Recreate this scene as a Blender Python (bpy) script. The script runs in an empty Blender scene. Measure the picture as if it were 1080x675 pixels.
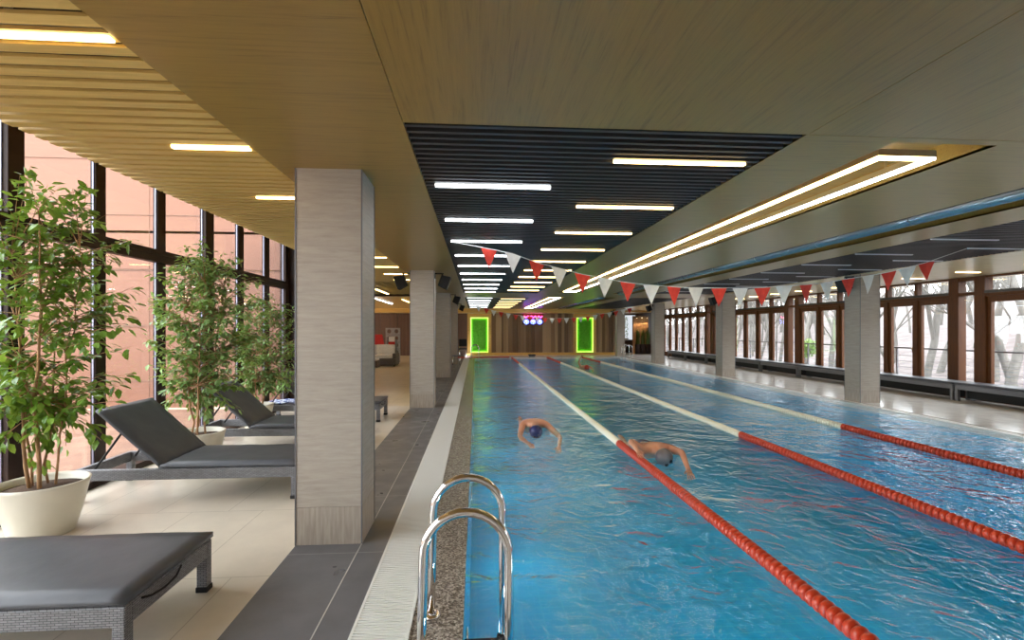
import bpy, math, random
from mathutils import Vector, Matrix
random.seed(7)
UWE = 42  # glow of the added underwater lights
S = bpy.context.scene
C = S.collection
PI = math.pi
ZC = 2.79          # underside of the main ceiling

# ------------------------------------------------------------------ mesh builder
class MB:
    def __init__(s): s.v = []; s.f = []; s.mi = []; s.sm = []
    def add(s, vs, fs, mi=0, smooth=False):
        b = len(s.v); s.v += [tuple(v) for v in vs]
        for f in fs:
            s.f.append(tuple(b + i for i in f)); s.mi.append(mi); s.sm.append(smooth)
    def box(s, x0, x1, y0, y1, z0, z1, mi=0):
        s.add([(x0,y0,z0),(x1,y0,z0),(x1,y1,z0),(x0,y1,z0),(x0,y0,z1),(x1,y0,z1),(x1,y1,z1),(x0,y1,z1)],
              [(0,3,2,1),(4,5,6,7),(0,1,5,4),(1,2,6,5),(2,3,7,6),(3,0,4,7)], mi)
    def obox(s, c, dx, dy, dz, rot, mi=0):          # box with a rotation matrix
        vs = []
        for z in (-dz, dz):
            for x, y in ((-dx,-dy),(dx,-dy),(dx,dy),(-dx,dy)):
                vs.append(Vector(c) + rot @ Vector((x, y, z)))
        s.add(vs, [(0,3,2,1),(4,5,6,7),(0,1,5,4),(1,2,6,5),(2,3,7,6),(3,0,4,7)], mi)
    def tube(s, pts, r, n=10, mi=0, cap=True):
        pts = [Vector(p) for p in pts]
        rs = r if isinstance(r, (list, tuple)) else [r]*len(pts)
        rings = []; up = None
        for i, p in enumerate(pts):
            t = (pts[min(i+1, len(pts)-1)] - pts[max(i-1, 0)]).normalized()
            if up is None:
                up = Vector((0,0,1)) if abs(t.z) < .9 else Vector((0,1,0))
            a = t.cross(up)
            if a.length < 1e-4: a = t.cross(Vector((1,0,0)))
            a.normalize(); b = a.cross(t).normalized(); up = b
            rings.append([p + (a*math.cos(2*PI*k/n) + b*math.sin(2*PI*k/n))*rs[i] for k in range(n)])
        vs = [q for ring in rings for q in ring]; fs = []
        for i in range(len(pts)-1):
            for k in range(n):
                k2 = (k+1) % n
                fs.append((i*n+k, i*n+k2, (i+1)*n+k2, (i+1)*n+k))
        if cap:
            fs.append(tuple(range(n))[::-1]); fs.append(tuple(range((len(pts)-1)*n, len(pts)*n)))
        s.add(vs, fs, mi, True)
    def lathe(s, prof, c=(0,0,0), n=28, mi=0, axis='z'):
        vs = []; fs = []
        for r, z in prof:
            for k in range(n):
                a = 2*PI*k/n
                if axis == 'z': vs.append((c[0]+r*math.cos(a), c[1]+r*math.sin(a), c[2]+z))
                else: vs.append((c[0]+r*math.cos(a), c[1]+z, c[2]+r*math.sin(a)))
        for i in range(len(prof)-1):
            for k in range(n):
                k2 = (k+1) % n; fs.append((i*n+k, i*n+k2, (i+1)*n+k2, (i+1)*n+k))
        if prof[0][0] > 1e-5: fs.append(tuple(range(n))[::-1])
        if prof[-1][0] > 1e-5: fs.append(tuple(range((len(prof)-1)*n, len(prof)*n)))
        s.add(vs, fs, mi, True)
    def build(s, name, mats, parent=None, bevel=0, seg=2, recalc=True):
        me = bpy.data.meshes.new(name); me.from_pydata(s.v, [], s.f)
        if not isinstance(mats, (list, tuple)): mats = [mats]
        for m in mats: me.materials.append(m)
        for p, mi, sm in zip(me.polygons, s.mi, s.sm): p.material_index = mi; p.use_smooth = sm
        if recalc and len(s.f) < 20000:
            import bmesh
            bm = bmesh.new(); bm.from_mesh(me); bmesh.ops.recalc_face_normals(bm, faces=bm.faces); bm.to_mesh(me); bm.free()
        me.update()
        o = bpy.data.objects.new(name, me); C.objects.link(o)
        if parent: o.parent = parent
        if bevel:
            b = o.modifiers.new('bevel', 'BEVEL'); b.width = bevel; b.segments = seg; b.limit_method = 'ANGLE'
        return o

def thing(name, label, cat, loc=(0,0,0), rz=0, group=None):
    o = bpy.data.objects.new(name, None); C.objects.link(o); o.empty_display_size = .1
    o.location = loc; o.rotation_euler = (0,0,rz); o['label'] = label; o['category'] = cat
    if group: o['group'] = group
    return o
def tag(o, label, cat, group=None, kind=None):
    o['label'] = label; o['category'] = cat
    if group: o['group'] = group
    if kind: o['kind'] = kind
    return o
def struct(o, label=None):
    o['kind'] = 'structure'
    if label: o['label'] = label
    return o
def kids(o): return [c for c in C.objects if c.parent == o]
def dup(root, loc, rz=0, label=None, group=None):
    r = root.copy(); C.objects.link(r); r.location = loc; r.rotation_euler = (0,0,rz)
    if label: r['label'] = label
    if group: r['group'] = group
    for ch in kids(root):
        c = ch.copy(); C.objects.link(c); c.parent = r
        for g in kids(ch):
            d = g.copy(); C.objects.link(d); d.parent = c
    return r
ORD = ['nearest','second','third','fourth','fifth','sixth','seventh','eighth','ninth','tenth','eleventh','twelfth','thirteenth','fourteenth','fifteenth','sixteenth',
       'seventeenth','eighteenth','nineteenth','twentieth','twenty-first','twenty-second','twenty-third','twenty-fourth','twenty-fifth','twenty-sixth','twenty-seventh','twenty-eighth']

# ------------------------------------------------------------------ materials
def mat(name, col=(.5,.5,.5), rough=.5, metal=0, spec=.5, emit=None, es=0, **kw):
    m = bpy.data.materials.new(name); m.use_nodes = True
    b = m.node_tree.nodes['Principled BSDF']
    b.inputs['Base Color'].default_value = (*col, 1); b.inputs['Roughness'].default_value = rough
    b.inputs['Metallic'].default_value = metal; b.inputs['Specular IOR Level'].default_value = spec
    if emit: b.inputs['Emission Color'].default_value = (*emit, 1); b.inputs['Emission Strength'].default_value = es
    for k, v in kw.items(): b.inputs[k].default_value = v
    return m
def nodes(m): t = m.node_tree; return t, t.nodes, t.links, t.nodes['Principled BSDF']
def coords(t, scale=(1,1,1), rot=(0,0,0), kind='Object'):
    tc = t.nodes.new('ShaderNodeTexCoord'); mp = t.nodes.new('ShaderNodeMapping')
    mp.inputs['Scale'].default_value = scale; mp.inputs['Rotation'].default_value = rot
    t.links.new(tc.outputs[kind], mp.inputs['Vector']); return mp.outputs['Vector']
def ramp(t, fac, stops):
    r = t.nodes.new('ShaderNodeValToRGB'); e = r.color_ramp.elements
    while len(e) < len(stops): e.new(.5)
    for q, (p, c) in zip(e, stops): q.position = p; q.color = (*c, 1)
    t.links.new(fac, r.inputs['Fac']); return r.outputs['Color']
def noise(t, vec, scale=5, detail=4, rough=.5, dist=0):
    n = t.nodes.new('ShaderNodeTexNoise'); n.inputs['Scale'].default_value = scale; n.inputs['Detail'].default_value = detail
    n.inputs['Roughness'].default_value = rough; n.inputs['Distortion'].default_value = dist
    t.links.new(vec, n.inputs['Vector']); return n.outputs['Fac']
def bump(t, h, b, strength=.3, dist=.01):
    n = t.nodes.new('ShaderNodeBump'); n.inputs['Strength'].default_value = strength; n.inputs['Distance'].default_value = dist
    t.links.new(h, n.inputs['Height']); t.links.new(n.outputs['Normal'], b.inputs['Normal'])
def noisy(name, c1, c2, scale=(1,1,1), ns=5, rough=.5, detail=4, bs=0, bd=.005, lo=.35, hi=.65, **kw):
    m = mat(name, c1, rough, **kw); t, N, L, b = nodes(m)
    f = noise(t, coords(t, scale), ns, detail)
    L.new(ramp(t, f, [(lo, c1), (hi, c2)]), b.inputs['Base Color'])
    if bs: bump(t, f, b, bs, bd)
    return m

def wood(name, along, c1, c2, rough=.30, spec=.75):
    sc = {'x': (.9, 22, 22), 'y': (22, .9, 22), 'z': (22, 22, .9)}[along]
    m = mat(name, c1, rough, spec=spec); t, N, L, b = nodes(m)
    v = coords(t, sc)
    f = noise(t, v, 2.2, 6, .62, .6)
    f2 = noise(t, v, 9, 3, .5, .2)
    mx = N.new('ShaderNodeMath'); mx.operation = 'MULTIPLY_ADD'; mx.inputs[1].default_value = .35
    L.new(f2, mx.inputs[0]); L.new(f, mx.inputs[2])
    L.new(ramp(t, mx.outputs[0], [(.45, c2), (.62, c1), (.85, tuple(min(1, q*1.15) for q in c1))]), b.inputs['Base Color'])
    return m
OAK1, OAK2 = (.30,.178,.034), (.205,.112,.018)
M = {}
M['oak_x'] = wood('oak_grain_across', 'x', OAK1, OAK2)
M['oak_y'] = wood('oak_grain_along', 'y', OAK1, OAK2)
M['oak_slat'] = wood('oak_slat', 'x', (.60,.42,.125), (.52,.35,.09), .45)
M['oak_back'] = mat('oak_backing', (.06,.03,.01), .7)
M['gold_wood'] = wood('honey_wood', 'x', (.62,.36,.08), (.45,.24,.045), .4)
M['cream_panel'] = wood('cream_panel', 'x', (.74,.64,.42), (.66,.55,.34), .25)
M['black_slat'] = mat('black_slat', (.040,.037,.038), .38, spec=.4)
M['black'] = mat('matt_black', (.012,.012,.012), .8)
M['blackplastic'] = mat('black_plastic', (.008,.008,.009), .55, spec=.25)
M['led_cold'] = mat('led_cold', (1,1,1), emit=(.90,.95,1), es=5.5)
M['led_cold_dim'] = mat('led_cold_dim', (1,1,1), emit=(.90,.95,1), es=2)
M['led_warm_dim'] = mat('led_warm_dim', (1,1,1), emit=(1,.66,.27), es=2)
M['led_warm'] = mat('led_warm', (1,1,1), emit=(1,.66,.24), es=5.5)
M['led_ring_warm'] = mat('led_ring_warm', (1,1,1), emit=(1,.72,.28), es=7)
M['led_ring_cold'] = mat('led_ring_cold', (1,1,1), emit=(.95,.97,1), es=7)
M['led_off'] = mat('unlit_diffuser', (.75,.75,.78), .3)
M['led_green'] = mat('led_green', (1,1,1), emit=(.45,1,.03), es=.75)
M['spot'] = mat('downlight_lens', (1,1,1), emit=(1,.8,.45), es=9)
M['alu'] = mat('aluminium_profile', (.5,.45,.36), .35, metal=.7)
M['duct'] = mat('blue_grey_duct', (.26,.31,.335), .22, metal=.6)
M['steel'] = mat('polished_steel', (.72,.70,.68), .07, metal=1)
M['greymetal'] = mat('grey_painted_metal', (.15,.15,.16), .4, metal=.3)
M['whiteplastic'] = mat('white_plastic', (.75,.75,.72), .4)
M['grout'] = mat('grout', (.45,.43,.40), .8)
M['brown_frame'] = wood('brown_window_wood', 'z', (.10,.034,.008), (.055,.018,.004), .45, .25)
M['dark_frame'] = noisy('dark_bronze_frame', (.022,.010,.007), (.034,.017,.011), (1,1,3), 3, .5, spec=.2)
M['dark_strip'] = mat('dark_metal_strip', (.05,.045,.04), .35, metal=.4)
M['dark_wall'] = wood('dark_wall_wood', 'z', (.10,.045,.022), (.045,.02,.01), .4)
M['white_wall'] = noisy('white_plaster', (.78,.78,.76), (.72,.72,.70), ns=3, rough=.8)
M['pot'] = noisy('cream_glazed_pot', (.66,.62,.52), (.62,.58,.48), ns=4, rough=.28)
M['soil'] = noisy('potting_soil', (.05,.025,.012), (.10,.055,.03), ns=60, rough=.95, bs=.8, bd=.02)
M['cushion'] = noisy('charcoal_vinyl', (.058,.063,.076), (.073,.078,.092), ns=7, rough=.42, bs=.25, bd=.01)
M['white_cushion'] = noisy('cream_fabric', (.75,.72,.66), (.66,.63,.57), ns=20, rough=.9)
M['red'] = noisy('red_fabric', (.65,.03,.02), (.5,.02,.015), ns=12, rough=.6)
M['flag_red'] = noisy('red_pennant', (.75,.06,.03), (.60,.035,.02), ns=14, rough=.6, **{'Transmission Weight': 0})
M['flag_white'] = noisy('white_pennant', (.80,.78,.72), (.70,.68,.64), ns=14, rough=.6)
M['cord'] = mat('white_cord', (.8,.8,.78), .6)
M['float_red'] = mat('red_float', (.47,.040,.012), .3)
M['float_white'] = mat('cream_float', (.80,.76,.60), .35)
M['skin'] = noisy('skin', (.62,.29,.17), (.52,.22,.13), ns=6, rough=.4)
M['blue_cloth'] = mat('blue_swimwear', (.02,.20,.55), .4)
M['navy_cap'] = mat('navy_swim_cap', (.015,.02,.10), .3)
M['neon_blue'] = mat('blue_neon', (1,1,1), emit=(.04,.07,1), es=5)
M['neon_pink'] = mat('magenta_neon', (1,1,1), emit=(1,.03,.25), es=4)
M['neon_white'] = mat('white_neon', (1,1,1), emit=(.7,.8,1), es=3)
M['bark'] = noisy('ficus_bark', (.42,.24,.11), (.28,.15,.07), (1,1,.3), 20, .8)
M['treebark'] = noisy('grey_bark', (.15,.14,.125), (.10,.093,.083), (1,1,.3), 6, .9)
M['rattan_dark'] = None

def leafmat(name, a, b_):
    m = mat(name, a, .35); t, N, L, b = nodes(m)
    g = N.new('ShaderNodeNewGeometry')
    L.new(ramp(t, g.outputs['Random Per Island'], [(0, a), (.6, b_), (1, tuple(min(1, q*1.5) for q in b_))]), b.inputs['Base Color'])
    b.inputs['Subsurface Weight'].default_value = .0
    # light shines through thin leaves
    tr = N.new('ShaderNodeBsdfTranslucent'); tr.inputs['Color'].default_value = (.30,.42,.05,1)
    mx = N.new('ShaderNodeMixShader'); mx.inputs[0].default_value = .3
    out = N['Material Output']; L.new(b.outputs[0], mx.inputs[1]); L.new(tr.outputs[0], mx.inputs[2]); L.new(mx.outputs[0], out.inputs['Surface'])
    return m
M['leaf'] = leafmat('ficus_leaf', (.05,.135,.012), (.14,.27,.035))
M['leaf2'] = leafmat('variegated_ficus_leaf', (.065,.15,.04), (.22,.35,.13))
M['reedleaf'] = leafmat('reed_leaf', (.03,.07,.015), (.07,.12,.03))

def weave(name, c1, c2, s=1.0):
    m = mat(name, c1, .5); t, N, L, b = nodes(m)
    tc = N.new('ShaderNodeTexCoord'); sep = N.new('ShaderNodeSeparateXYZ'); L.new(tc.outputs['Object'], sep.inputs[0])
    ad = N.new('ShaderNodeMath'); ad.operation = 'ADD'; L.new(sep.outputs['X'], ad.inputs[0]); L.new(sep.outputs['Y'], ad.inputs[1])
    cb = N.new('ShaderNodeCombineXYZ'); L.new(ad.outputs[0], cb.inputs['X']); L.new(sep.outputs['Z'], cb.inputs['Y'])
    br = N.new('ShaderNodeTexBrick'); L.new(cb.outputs[0], br.inputs['Vector'])
    br.inputs['Scale'].default_value = 1; br.inputs['Brick Width'].default_value = .034*s; br.inputs['Row Height'].default_value = .011*s
    br.inputs['Mortar Size'].default_value = .0016*s; br.inputs['Mortar Smooth'].default_value = .6
    br.inputs['Color1'].default_value = (*c1, 1); br.inputs['Color2'].default_value = (*c2, 1); br.inputs['Mortar'].default_value = (.012,.012,.014,1)
    L.new(br.outputs['Color'], b.inputs['Base Color'])
    inv = N.new('ShaderNodeMath'); inv.operation = 'SUBTRACT'; inv.inputs[0].default_value = 1; L.new(br.outputs['Fac'], inv.inputs[1])
    bump(t, inv.outputs[0], b, .8, .004)
    return m
M['rattan'] = weave('grey_rattan', (.17,.17,.18), (.23,.23,.245))
M['rattan_dark'] = weave('brown_rattan', (.10,.07,.05), (.14,.10,.075), 2)

def tiles(name, c1, c2, mortar, w, h, ms=.003, rough=.3, rot=0, off=(0,0), offset=.0, nz=0):
    m = mat(name, c1, rough); t, N, L, b = nodes(m)
    tc = N.new('ShaderNodeTexCoord'); mp = N.new('ShaderNodeMapping'); L.new(tc.outputs['Object'], mp.inputs[0])
    mp.inputs['Rotation'].default_value = (0,0,rot); mp.inputs['Location'].default_value = (off[0], off[1], 0)
    br = N.new('ShaderNodeTexBrick'); L.new(mp.outputs[0], br.inputs['Vector']); br.offset = offset
    br.inputs['Scale'].default_value = 1; br.inputs['Brick Width'].default_value = w; br.inputs['Row Height'].default_value = h
    br.inputs['Mortar Size'].default_value = ms; br.inputs['Mortar Smooth'].default_value = .1
    br.inputs['Color1'].default_value = (*c1, 1); br.inputs['Color2'].default_value = (*c2, 1); br.inputs['Mortar'].default_value = (*mortar, 1)
    n = noise(t, coords(t, (1,1,1)), 3, 6, .65)
    mx = N.new('ShaderNodeMix'); mx.data_type = 'RGBA'; mx.blend_type = 'MULTIPLY'; mx.inputs[0].default_value = 1
    L.new(br.outputs['Color'], mx.inputs[6]); L.new(ramp(t, n, [(.3, (1-nz,)*3), (.7, (1,1,1))]), mx.inputs[7])
    L.new(mx.outputs[2], b.inputs['Base Color'])
    return m
M['beige_tile'] = tiles('beige_floor_tile', (.66,.59,.49), (.62,.555,.46), (.40,.34,.27), .6, 1.2, .003, .28, nz=.14, off=(.07,.3), offset=.5)
M['lounge_tile'] = tiles('lounge_floor_tile', (.68,.55,.36), (.64,.51,.33), (.45,.33,.2), .6, 1.2, .003, .3, nz=.2)
M['deck_tile'] = tiles('pale_deck_tile', (.86,.82,.77), (.82,.78,.73), (.42,.40,.38), .6, .6, .004, .18, nz=.2)
M['pool_tile'] = tiles('turquoise_pool_tile', (.004,.42,.74), (.007,.46,.80), (.04,.54,.80), .25, .125, .006, .3, nz=.12)

def slate():
    m = mat('grey_slate_tile', (.1,.1,.1), .32); t, N, L, b = nodes(m)
    f = noise(t, coords(t), 2.2, 8, .65)
    base = ramp(t, f, [(.3, (.10,.098,.104)), (.7, (.145,.142,.15))])
    br = N.new('ShaderNodeTexBrick'); br.offset = 0
    L.new(coords(t), br.inputs['Vector']); br.inputs['Scale'].default_value = 1
    br.inputs['Brick Width'].default_value = 20; br.inputs['Row Height'].default_value = 1.2; br.inputs['Mortar Size'].default_value = .003
    mx = N.new('ShaderNodeMix'); mx.data_type = 'RGBA'; L.new(br.outputs['Fac'], mx.inputs[0]); L.new(base, mx.inputs[6]); mx.inputs[7].default_value = (.3,.29,.28,1)
    L.new(mx.outputs[2], b.inputs['Base Color'])
    w = noise(t, coords(t), 4.0, 2, .5)                  # wet puddles are smoother
    r = N.new('ShaderNodeMapRange'); r.inputs[1].default_value = .45; r.inputs[2].default_value = .7; r.inputs[3].default_value = .40; r.inputs[4].default_value = .27
    L.new(w, r.inputs[0]); L.new(r.outputs[0], b.inputs['Roughness'])
    bump(t, f, b, .25, .006); return m
M['slate'] = slate()
def pebble():
    m = mat('pebbled_gutter_stone', (.2,.2,.2), .25); t, N, L, b = nodes(m)
    v = N.new('ShaderNodeTexVoronoi'); v.inputs['Scale'].default_value = 95; L.new(coords(t), v.inputs['Vector'])
    sp = N.new('ShaderNodeSeparateColor'); L.new(v.outputs['Color'], sp.inputs[0])
    L.new(ramp(t, sp.outputs[0], [(0, (.07,.055,.045)), (.5, (.22,.185,.155)), (1, (.48,.43,.37))]), b.inputs['Base Color'])
    bump(t, v.outputs['Distance'], b, .6, .008); return m
M['pebble'] = pebble()
def stone():
    m = mat('beige_column_stone', (.45,.38,.3), .5); t, N, L, b = nodes(m)
    f = noise(t, coords(t, (.7,.7,7)), 5, 8, .72, .4)
    base = ramp(t, f, [(.3, (.30,.255,.21)), (.5, (.365,.315,.26)), (.72, (.42,.37,.31))])
    br = N.new('ShaderNodeTexBrick'); br.offset = 0
    tc = N.new('ShaderNodeTexCoord'); sep = N.new('ShaderNodeSeparateXYZ'); L.new(tc.outputs['Object'], sep.inputs[0])
    cb = N.new('ShaderNodeCombineXYZ'); L.new(sep.outputs['Z'], cb.inputs['Y']); cb.inputs['X'].default_value = .5
    L.new(cb.outputs[0], br.inputs['Vector']); br.inputs['Scale'].default_value = 1; br.inputs['Brick Width'].default_value = 30; br.inputs['Row Height'].default_value = 1.2
    br.inputs['Mortar Size'].default_value = .0025
    mx = N.new('ShaderNodeMix'); mx.data_type = 'RGBA'; L.new(br.outputs['Fac'], mx.inputs[0]); L.new(base, mx.inputs[6]); mx.inputs[7].default_value = (.36,.31,.25,1)
    L.new(mx.outputs[2], b.inputs['Base Color']); bump(t, f, b, .12, .004); return m
M['stone'] = stone()
M['stone_base'] = noisy('column_base_stone', (.30,.25,.205), (.40,.345,.285), (9,9,.8), 6, .5, detail=7)
def terracotta():
    m = mat('terracotta_cladding', (.7,.34,.2), .5); t, N, L, b = nodes(m)
    f = noise(t, coords(t, (.25,1,5)), 4, 8, .7, .3)
    L.new(ramp(t, f, [(.3, (.145,.056,.026)), (.7, (.178,.070,.036))]), b.inputs['Base Color']); return m
M['terracotta'] = terracotta()
def schlick(t, f0, k=1.0):
    N = t.nodes; L = t.links
    lw = N.new('ShaderNodeLayerWeight'); lw.inputs['Blend'].default_value = .5
    p = N.new('ShaderNodeMath'); p.operation = 'POWER'; p.inputs[1].default_value = 5; L.new(lw.outputs['Facing'], p.inputs[0])
    a = N.new('ShaderNodeMath'); a.operation = 'MULTIPLY_ADD'; a.inputs[1].default_value = k*(1-f0); a.inputs[2].default_value = f0; L.new(p.outputs[0], a.inputs[0])
    return a, lw
def glass():
    m = bpy.data.materials.new('window_glass'); m.use_nodes = True; t = m.node_tree; N = t.nodes; L = t.links
    N.remove(N['Principled BSDF']); out = N['Material Output']
    tr = N.new('ShaderNodeBsdfTransparent'); tr.inputs[0].default_value = (.97,.98,.98,1)
    gl = N.new('ShaderNodeBsdfGlossy'); gl.inputs['Roughness'].default_value = .01
    fr = schlick(t, .045)[0]
    mx = N.new('ShaderNodeMixShader'); L.new(fr.outputs[0], mx.inputs[0]); L.new(tr.outputs[0], mx.inputs[1]); L.new(gl.outputs[0], mx.inputs[2]); L.new(mx.outputs[0], out.inputs[0])
    return m
M['glass'] = glass()
def water():
    m = bpy.data.materials.new('pool_water'); m.use_nodes = True; t = m.node_tree; N = t.nodes; L = t.links
    N.remove(N['Principled BSDF']); out = N['Material Output']
    tr = N.new('ShaderNodeBsdfTransparent'); tr.inputs[0].default_value = (.90,.985,1,1)
    gl = N.new('ShaderNodeBsdfGlossy'); gl.inputs['Roughness'].default_value = .04
    fr, lw = schlick(t, .022)
    n1 = noise(t, coords(t, (1,1,1)), .75, 2, .5, 1.2)
    n2 = noise(t, coords(t, (1.1,1,1)), 3.0, 2, .5, 2.2)
    n3 = noise(t, coords(t, (1.3,1,1)), 11, 2, .5, .5)
    a = N.new('ShaderNodeMath'); a.operation = 'MULTIPLY_ADD'; a.inputs[1].default_value = .33; L.new(n2, a.inputs[0]); L.new(n1, a.inputs[2])
    a2 = N.new('ShaderNodeMath'); a2.operation = 'MULTIPLY_ADD'; a2.inputs[1].default_value = .07; L.new(n3, a2.inputs[0]); L.new(a.outputs[0], a2.inputs[2])
    bp = N.new('ShaderNodeBump'); bp.inputs['Strength'].default_value = 1; bp.inputs['Distance'].default_value = .10; L.new(a2.outputs[0], bp.inputs['Height'])
    L.new(bp.outputs[0], gl.inputs['Normal']); L.new(bp.outputs[0], lw.inputs['Normal'])
    mx = N.new('ShaderNodeMixShader'); L.new(fr.outputs[0], mx.inputs[0]); L.new(tr.outputs[0], mx.inputs[1]); L.new(gl.outputs[0], mx.inputs[2]); L.new(mx.outputs[0], out.inputs[0])
    return m
M['water'] = water()
def vslats():
    m = mat('brown_slat_boards', (.3,.2,.1), .45); t, N, L, b = nodes(m)
    g = N.new('ShaderNodeNewGeometry')
    L.new(ramp(t, g.outputs['Random Per Island'], [(0, (.13,.07,.03)), (.35, (.22,.13,.06)), (.7, (.30,.19,.09)), (1, (.46,.31,.16))]), b.inputs['Base Color']); return m
M['boards'] = vslats()
M['moss'] = noisy('green_moss', (.06,.34,.01), (.20,.70,.05), ns=22, rough=.9, detail=8, bs=1, bd=.05)
M['litter'] = noisy('leaf_litter_ground', (.075,.060,.057), (.135,.115,.110), ns=1.5, rough=1, detail=10)
M['paving'] = noisy('outdoor_paving', (.17,.085,.055), (.22,.12,.075), ns=3, rough=.9)

# ------------------------------------------------------------------ floor, pool
PX0, PX1, PY0, PY1 = -.07, 8.12, 1.8, 27.5
def floor_part(name, mats, *boxes, label=None):
    m = MB()
    for b in boxes: m.box(*b)
    return struct(m.build(name, mats), label)
floor_part('floor_beige_tile', M['beige_tile'], (-3.95,-1.33,-2,10.4,-.1,0), label='beige tiled floor under the loungers')
floor_part('floor_lounge_tile', M['lounge_tile'], (-10,-1.33,10.4,30.2,-.1,0), label='warm beige tiled floor of the lounge')
floor_part('floor_slate', M['slate'], (-1.33,-.66,-2,30.2,-.1,0), label='dark grey slate walkway by the pool')
m = MB(); m.box(-.853,-.846,-2,30.2,-.01,.0015); struct(m.build('trim_1', M['grout']), 'pale joint along the slate walkway')
# overflow grate: one long white slotted channel cover
m = MB(); m.box(-.66,-.35,-2,27.9,-.1,-.03,1)
m.box(-.66,-.645,-2,27.9,-.03,.001); m.box(-.365,-.35,-2,27.9,-.03,.001)
y = -.5
while y < 27.9:
    m.box(-.645,-.365,y,y+.015,-.025,0); y += .024
for xx in (-.57,-.505,-.44): m.box(xx-.004,xx+.004,-2,27.9,-.03,-.018)
struct(m.build('floor_overflow_grate', [M['whiteplastic'], mat('channel_inside', (.5,.5,.48), .6)], recalc=False), 'white slotted overflow grate along the pool')
floor_part('floor_gutter_stone', M['pebble'], (-.35,-.07,-2,27.9,-.12,-.012), label='pebbled stone strip at the pool edge')
floor_part('floor_right_deck', M['deck_tile'], (8.3,11.6,-2,30.2,-.1,0), label='pale tiled deck by the windows')
floor_part('floor_pool_edge', M['whiteplastic'], (8.12,8.3,-2,28,-.1,-.008), label='white pool edge on the window side')
floor_part('floor_end_deck', M['deck_tile'], (-.35,8.3,27.5,30.2,-.1,.0), (-.07,8.12,-2,1.8,-.1,-.002), label='pale tiled deck at the pool ends')
# pool basin
m = MB(); m.box(PX0-.1,PX1+.1,PY0-.1,PY1+.1,-1.7,-1.6)
m.box(PX0-.1,PX0,PY0-.1,PY1+.1,-1.6,-.1); m.box(PX1,PX1+.1,PY0-.1,PY1+.1,-1.6,-.1)
m.box(PX0,PX1,PY0-.1,PY0,-1.6,-.1); m.box(PX0,PX1,PY1,PY1+.1,-1.6,-.1)
struct(m.build('floor_pool_basin', M['pool_tile']), 'turquoise tiled pool basin')
m = MB(); m.add([(PX0,PY0,-.022),(PX1,PY0,-.022),(PX1,PY1,-.022),(PX0,PY1,-.022)], [(0,1,2,3)])
wo = m.build('pool_water', M['water']); tag(wo, 'rippled turquoise water filling the swimming pool', 'water', kind='stuff')

# ------------------------------------------------------------------ ceiling
m = MB()
def slab(x0,x1,y0,y1,mi=0,z=ZC): m.box(x0,x1,y0,y1,z,z+.02,mi)
R1 = (-.42, 2.02); T1 = (2.66, 3.37); T2 = (4.6, 5.3); D2 = (5.95, 8.25)
slab(-1.47,-.422,-2,30.2)                      # soffit over the column row
slab(-.418,2.025,-2,2.88,1); slab(2.03,12,-2,2.88,1)   # front band, grain along the pool
def band(xa, xb, ya, yb, holes):
    """transverse-grain panel xa..xb, ya..yb with y-ranges cut out"""
    y = ya
    for h0, h1 in holes: slab(xa, xb, y, h0); y = h1
    slab(xa, xb, y, yb)
YE = 30.2
band(R1[0],R1[1],16.3,18.5,[]); band(R1[0],R1[1],28.5,YE,[])
slab(R1[1],T1[0],2.885,YE)
slab(T1[0],T1[1],2.885,2.96); slab(T1[0],T1[1],15.9,18.3); slab(T1[0],T1[1],28.5,YE)
slab(T1[1],T2[0],2.885,YE)
slab(T2[0],T2[1],2.885,2.96); slab(T2[0],T2[1],16.4,18.3); slab(T2[0],T2[1],28.5,YE)
slab(T2[1],D2[0],2.885,YE)
slab(D2[0],D2[1],16.3,18.5); slab(D2[0],D2[1],28.5,YE)
def recess(x0,x1,y0,y1,d=.15,top=0):
    m.box(x0-.02,x0,y0-.02,y1+.02,ZC+.001,ZC+d); m.box(x1,x1+.02,y0-.02,y1+.02,ZC+.001,ZC+d)
    m.box(x0,x1,y0-.02,y0,ZC+.001,ZC+d); m.box(x0,x1,y1,y1+.02,ZC+.001,ZC+d)
    m.box(x0-.02,x1+.02,y0-.02,y1+.02,ZC+d,ZC+d+.02,top)
recess(*R1,2.88,16.3,top=2); recess(*R1,18.5,28.5,top=2)
recess(*T1,2.96,15.9); recess(*T1,18.3,28.5)
recess(*T2,2.96,16.4); recess(*T2,18.3,28.5)
recess(*D2,2.88,16.3,top=2); recess(*D2,18.5,28.5,top=2)
m.box(-4.02,11.7,-2.1,10.5,ZC+.75,ZC+.8,0); m.box(-10.15,12.1,10.5,34.2,ZC+.75,ZC+.8,0)     # roof slab above everything
struct(m.build('ceiling', [M['oak_x'], M['oak_y'], M['black']], recalc=False), 'oak veneered ceiling panels with recesses')
m = MB(); m.box(8.25,12,2.885,31,ZC,ZC+.02); struct(m.build('ceiling_window_side', M['cream_panel']), 'cream ceiling strip beside the right windows')
def blades(name, x0, x1, y0, y1, label):
    m = MB(); y = y0 + .035
    while y < y1 - .04:
        m.box(x0+.004,x1-.004,y,y+.034,ZC+.004,ZC+.03); y += .0925
    return struct(m.build(name, M['black_slat'], recalc=False), label)
blades('ceiling_black_slats', *R1, 2.88, 16.3, 'black slatted ceiling recess over the pool, nearer')
blades('ceiling_black_slats', *R1, 18.5, 28.5, 'black slatted ceiling recess over the pool, farther')
blades('ceiling_black_slats', *D2, 2.88, 16.3, 'black slatted ceiling recess over the window-side lane, nearer')
blades('ceiling_black_slats', *D2, 18.5, 28.5, 'black slatted ceiling recess over the window-side lane, farther')
m = MB(); y = -2
while y < 12.6:
    m.box(-2.72,-1.47,y,y+.068,ZC,ZC+.016); y += .105
m.box(-2.70,-1.47,-2,12.6,ZC+.135,ZC+.15,1)
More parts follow.
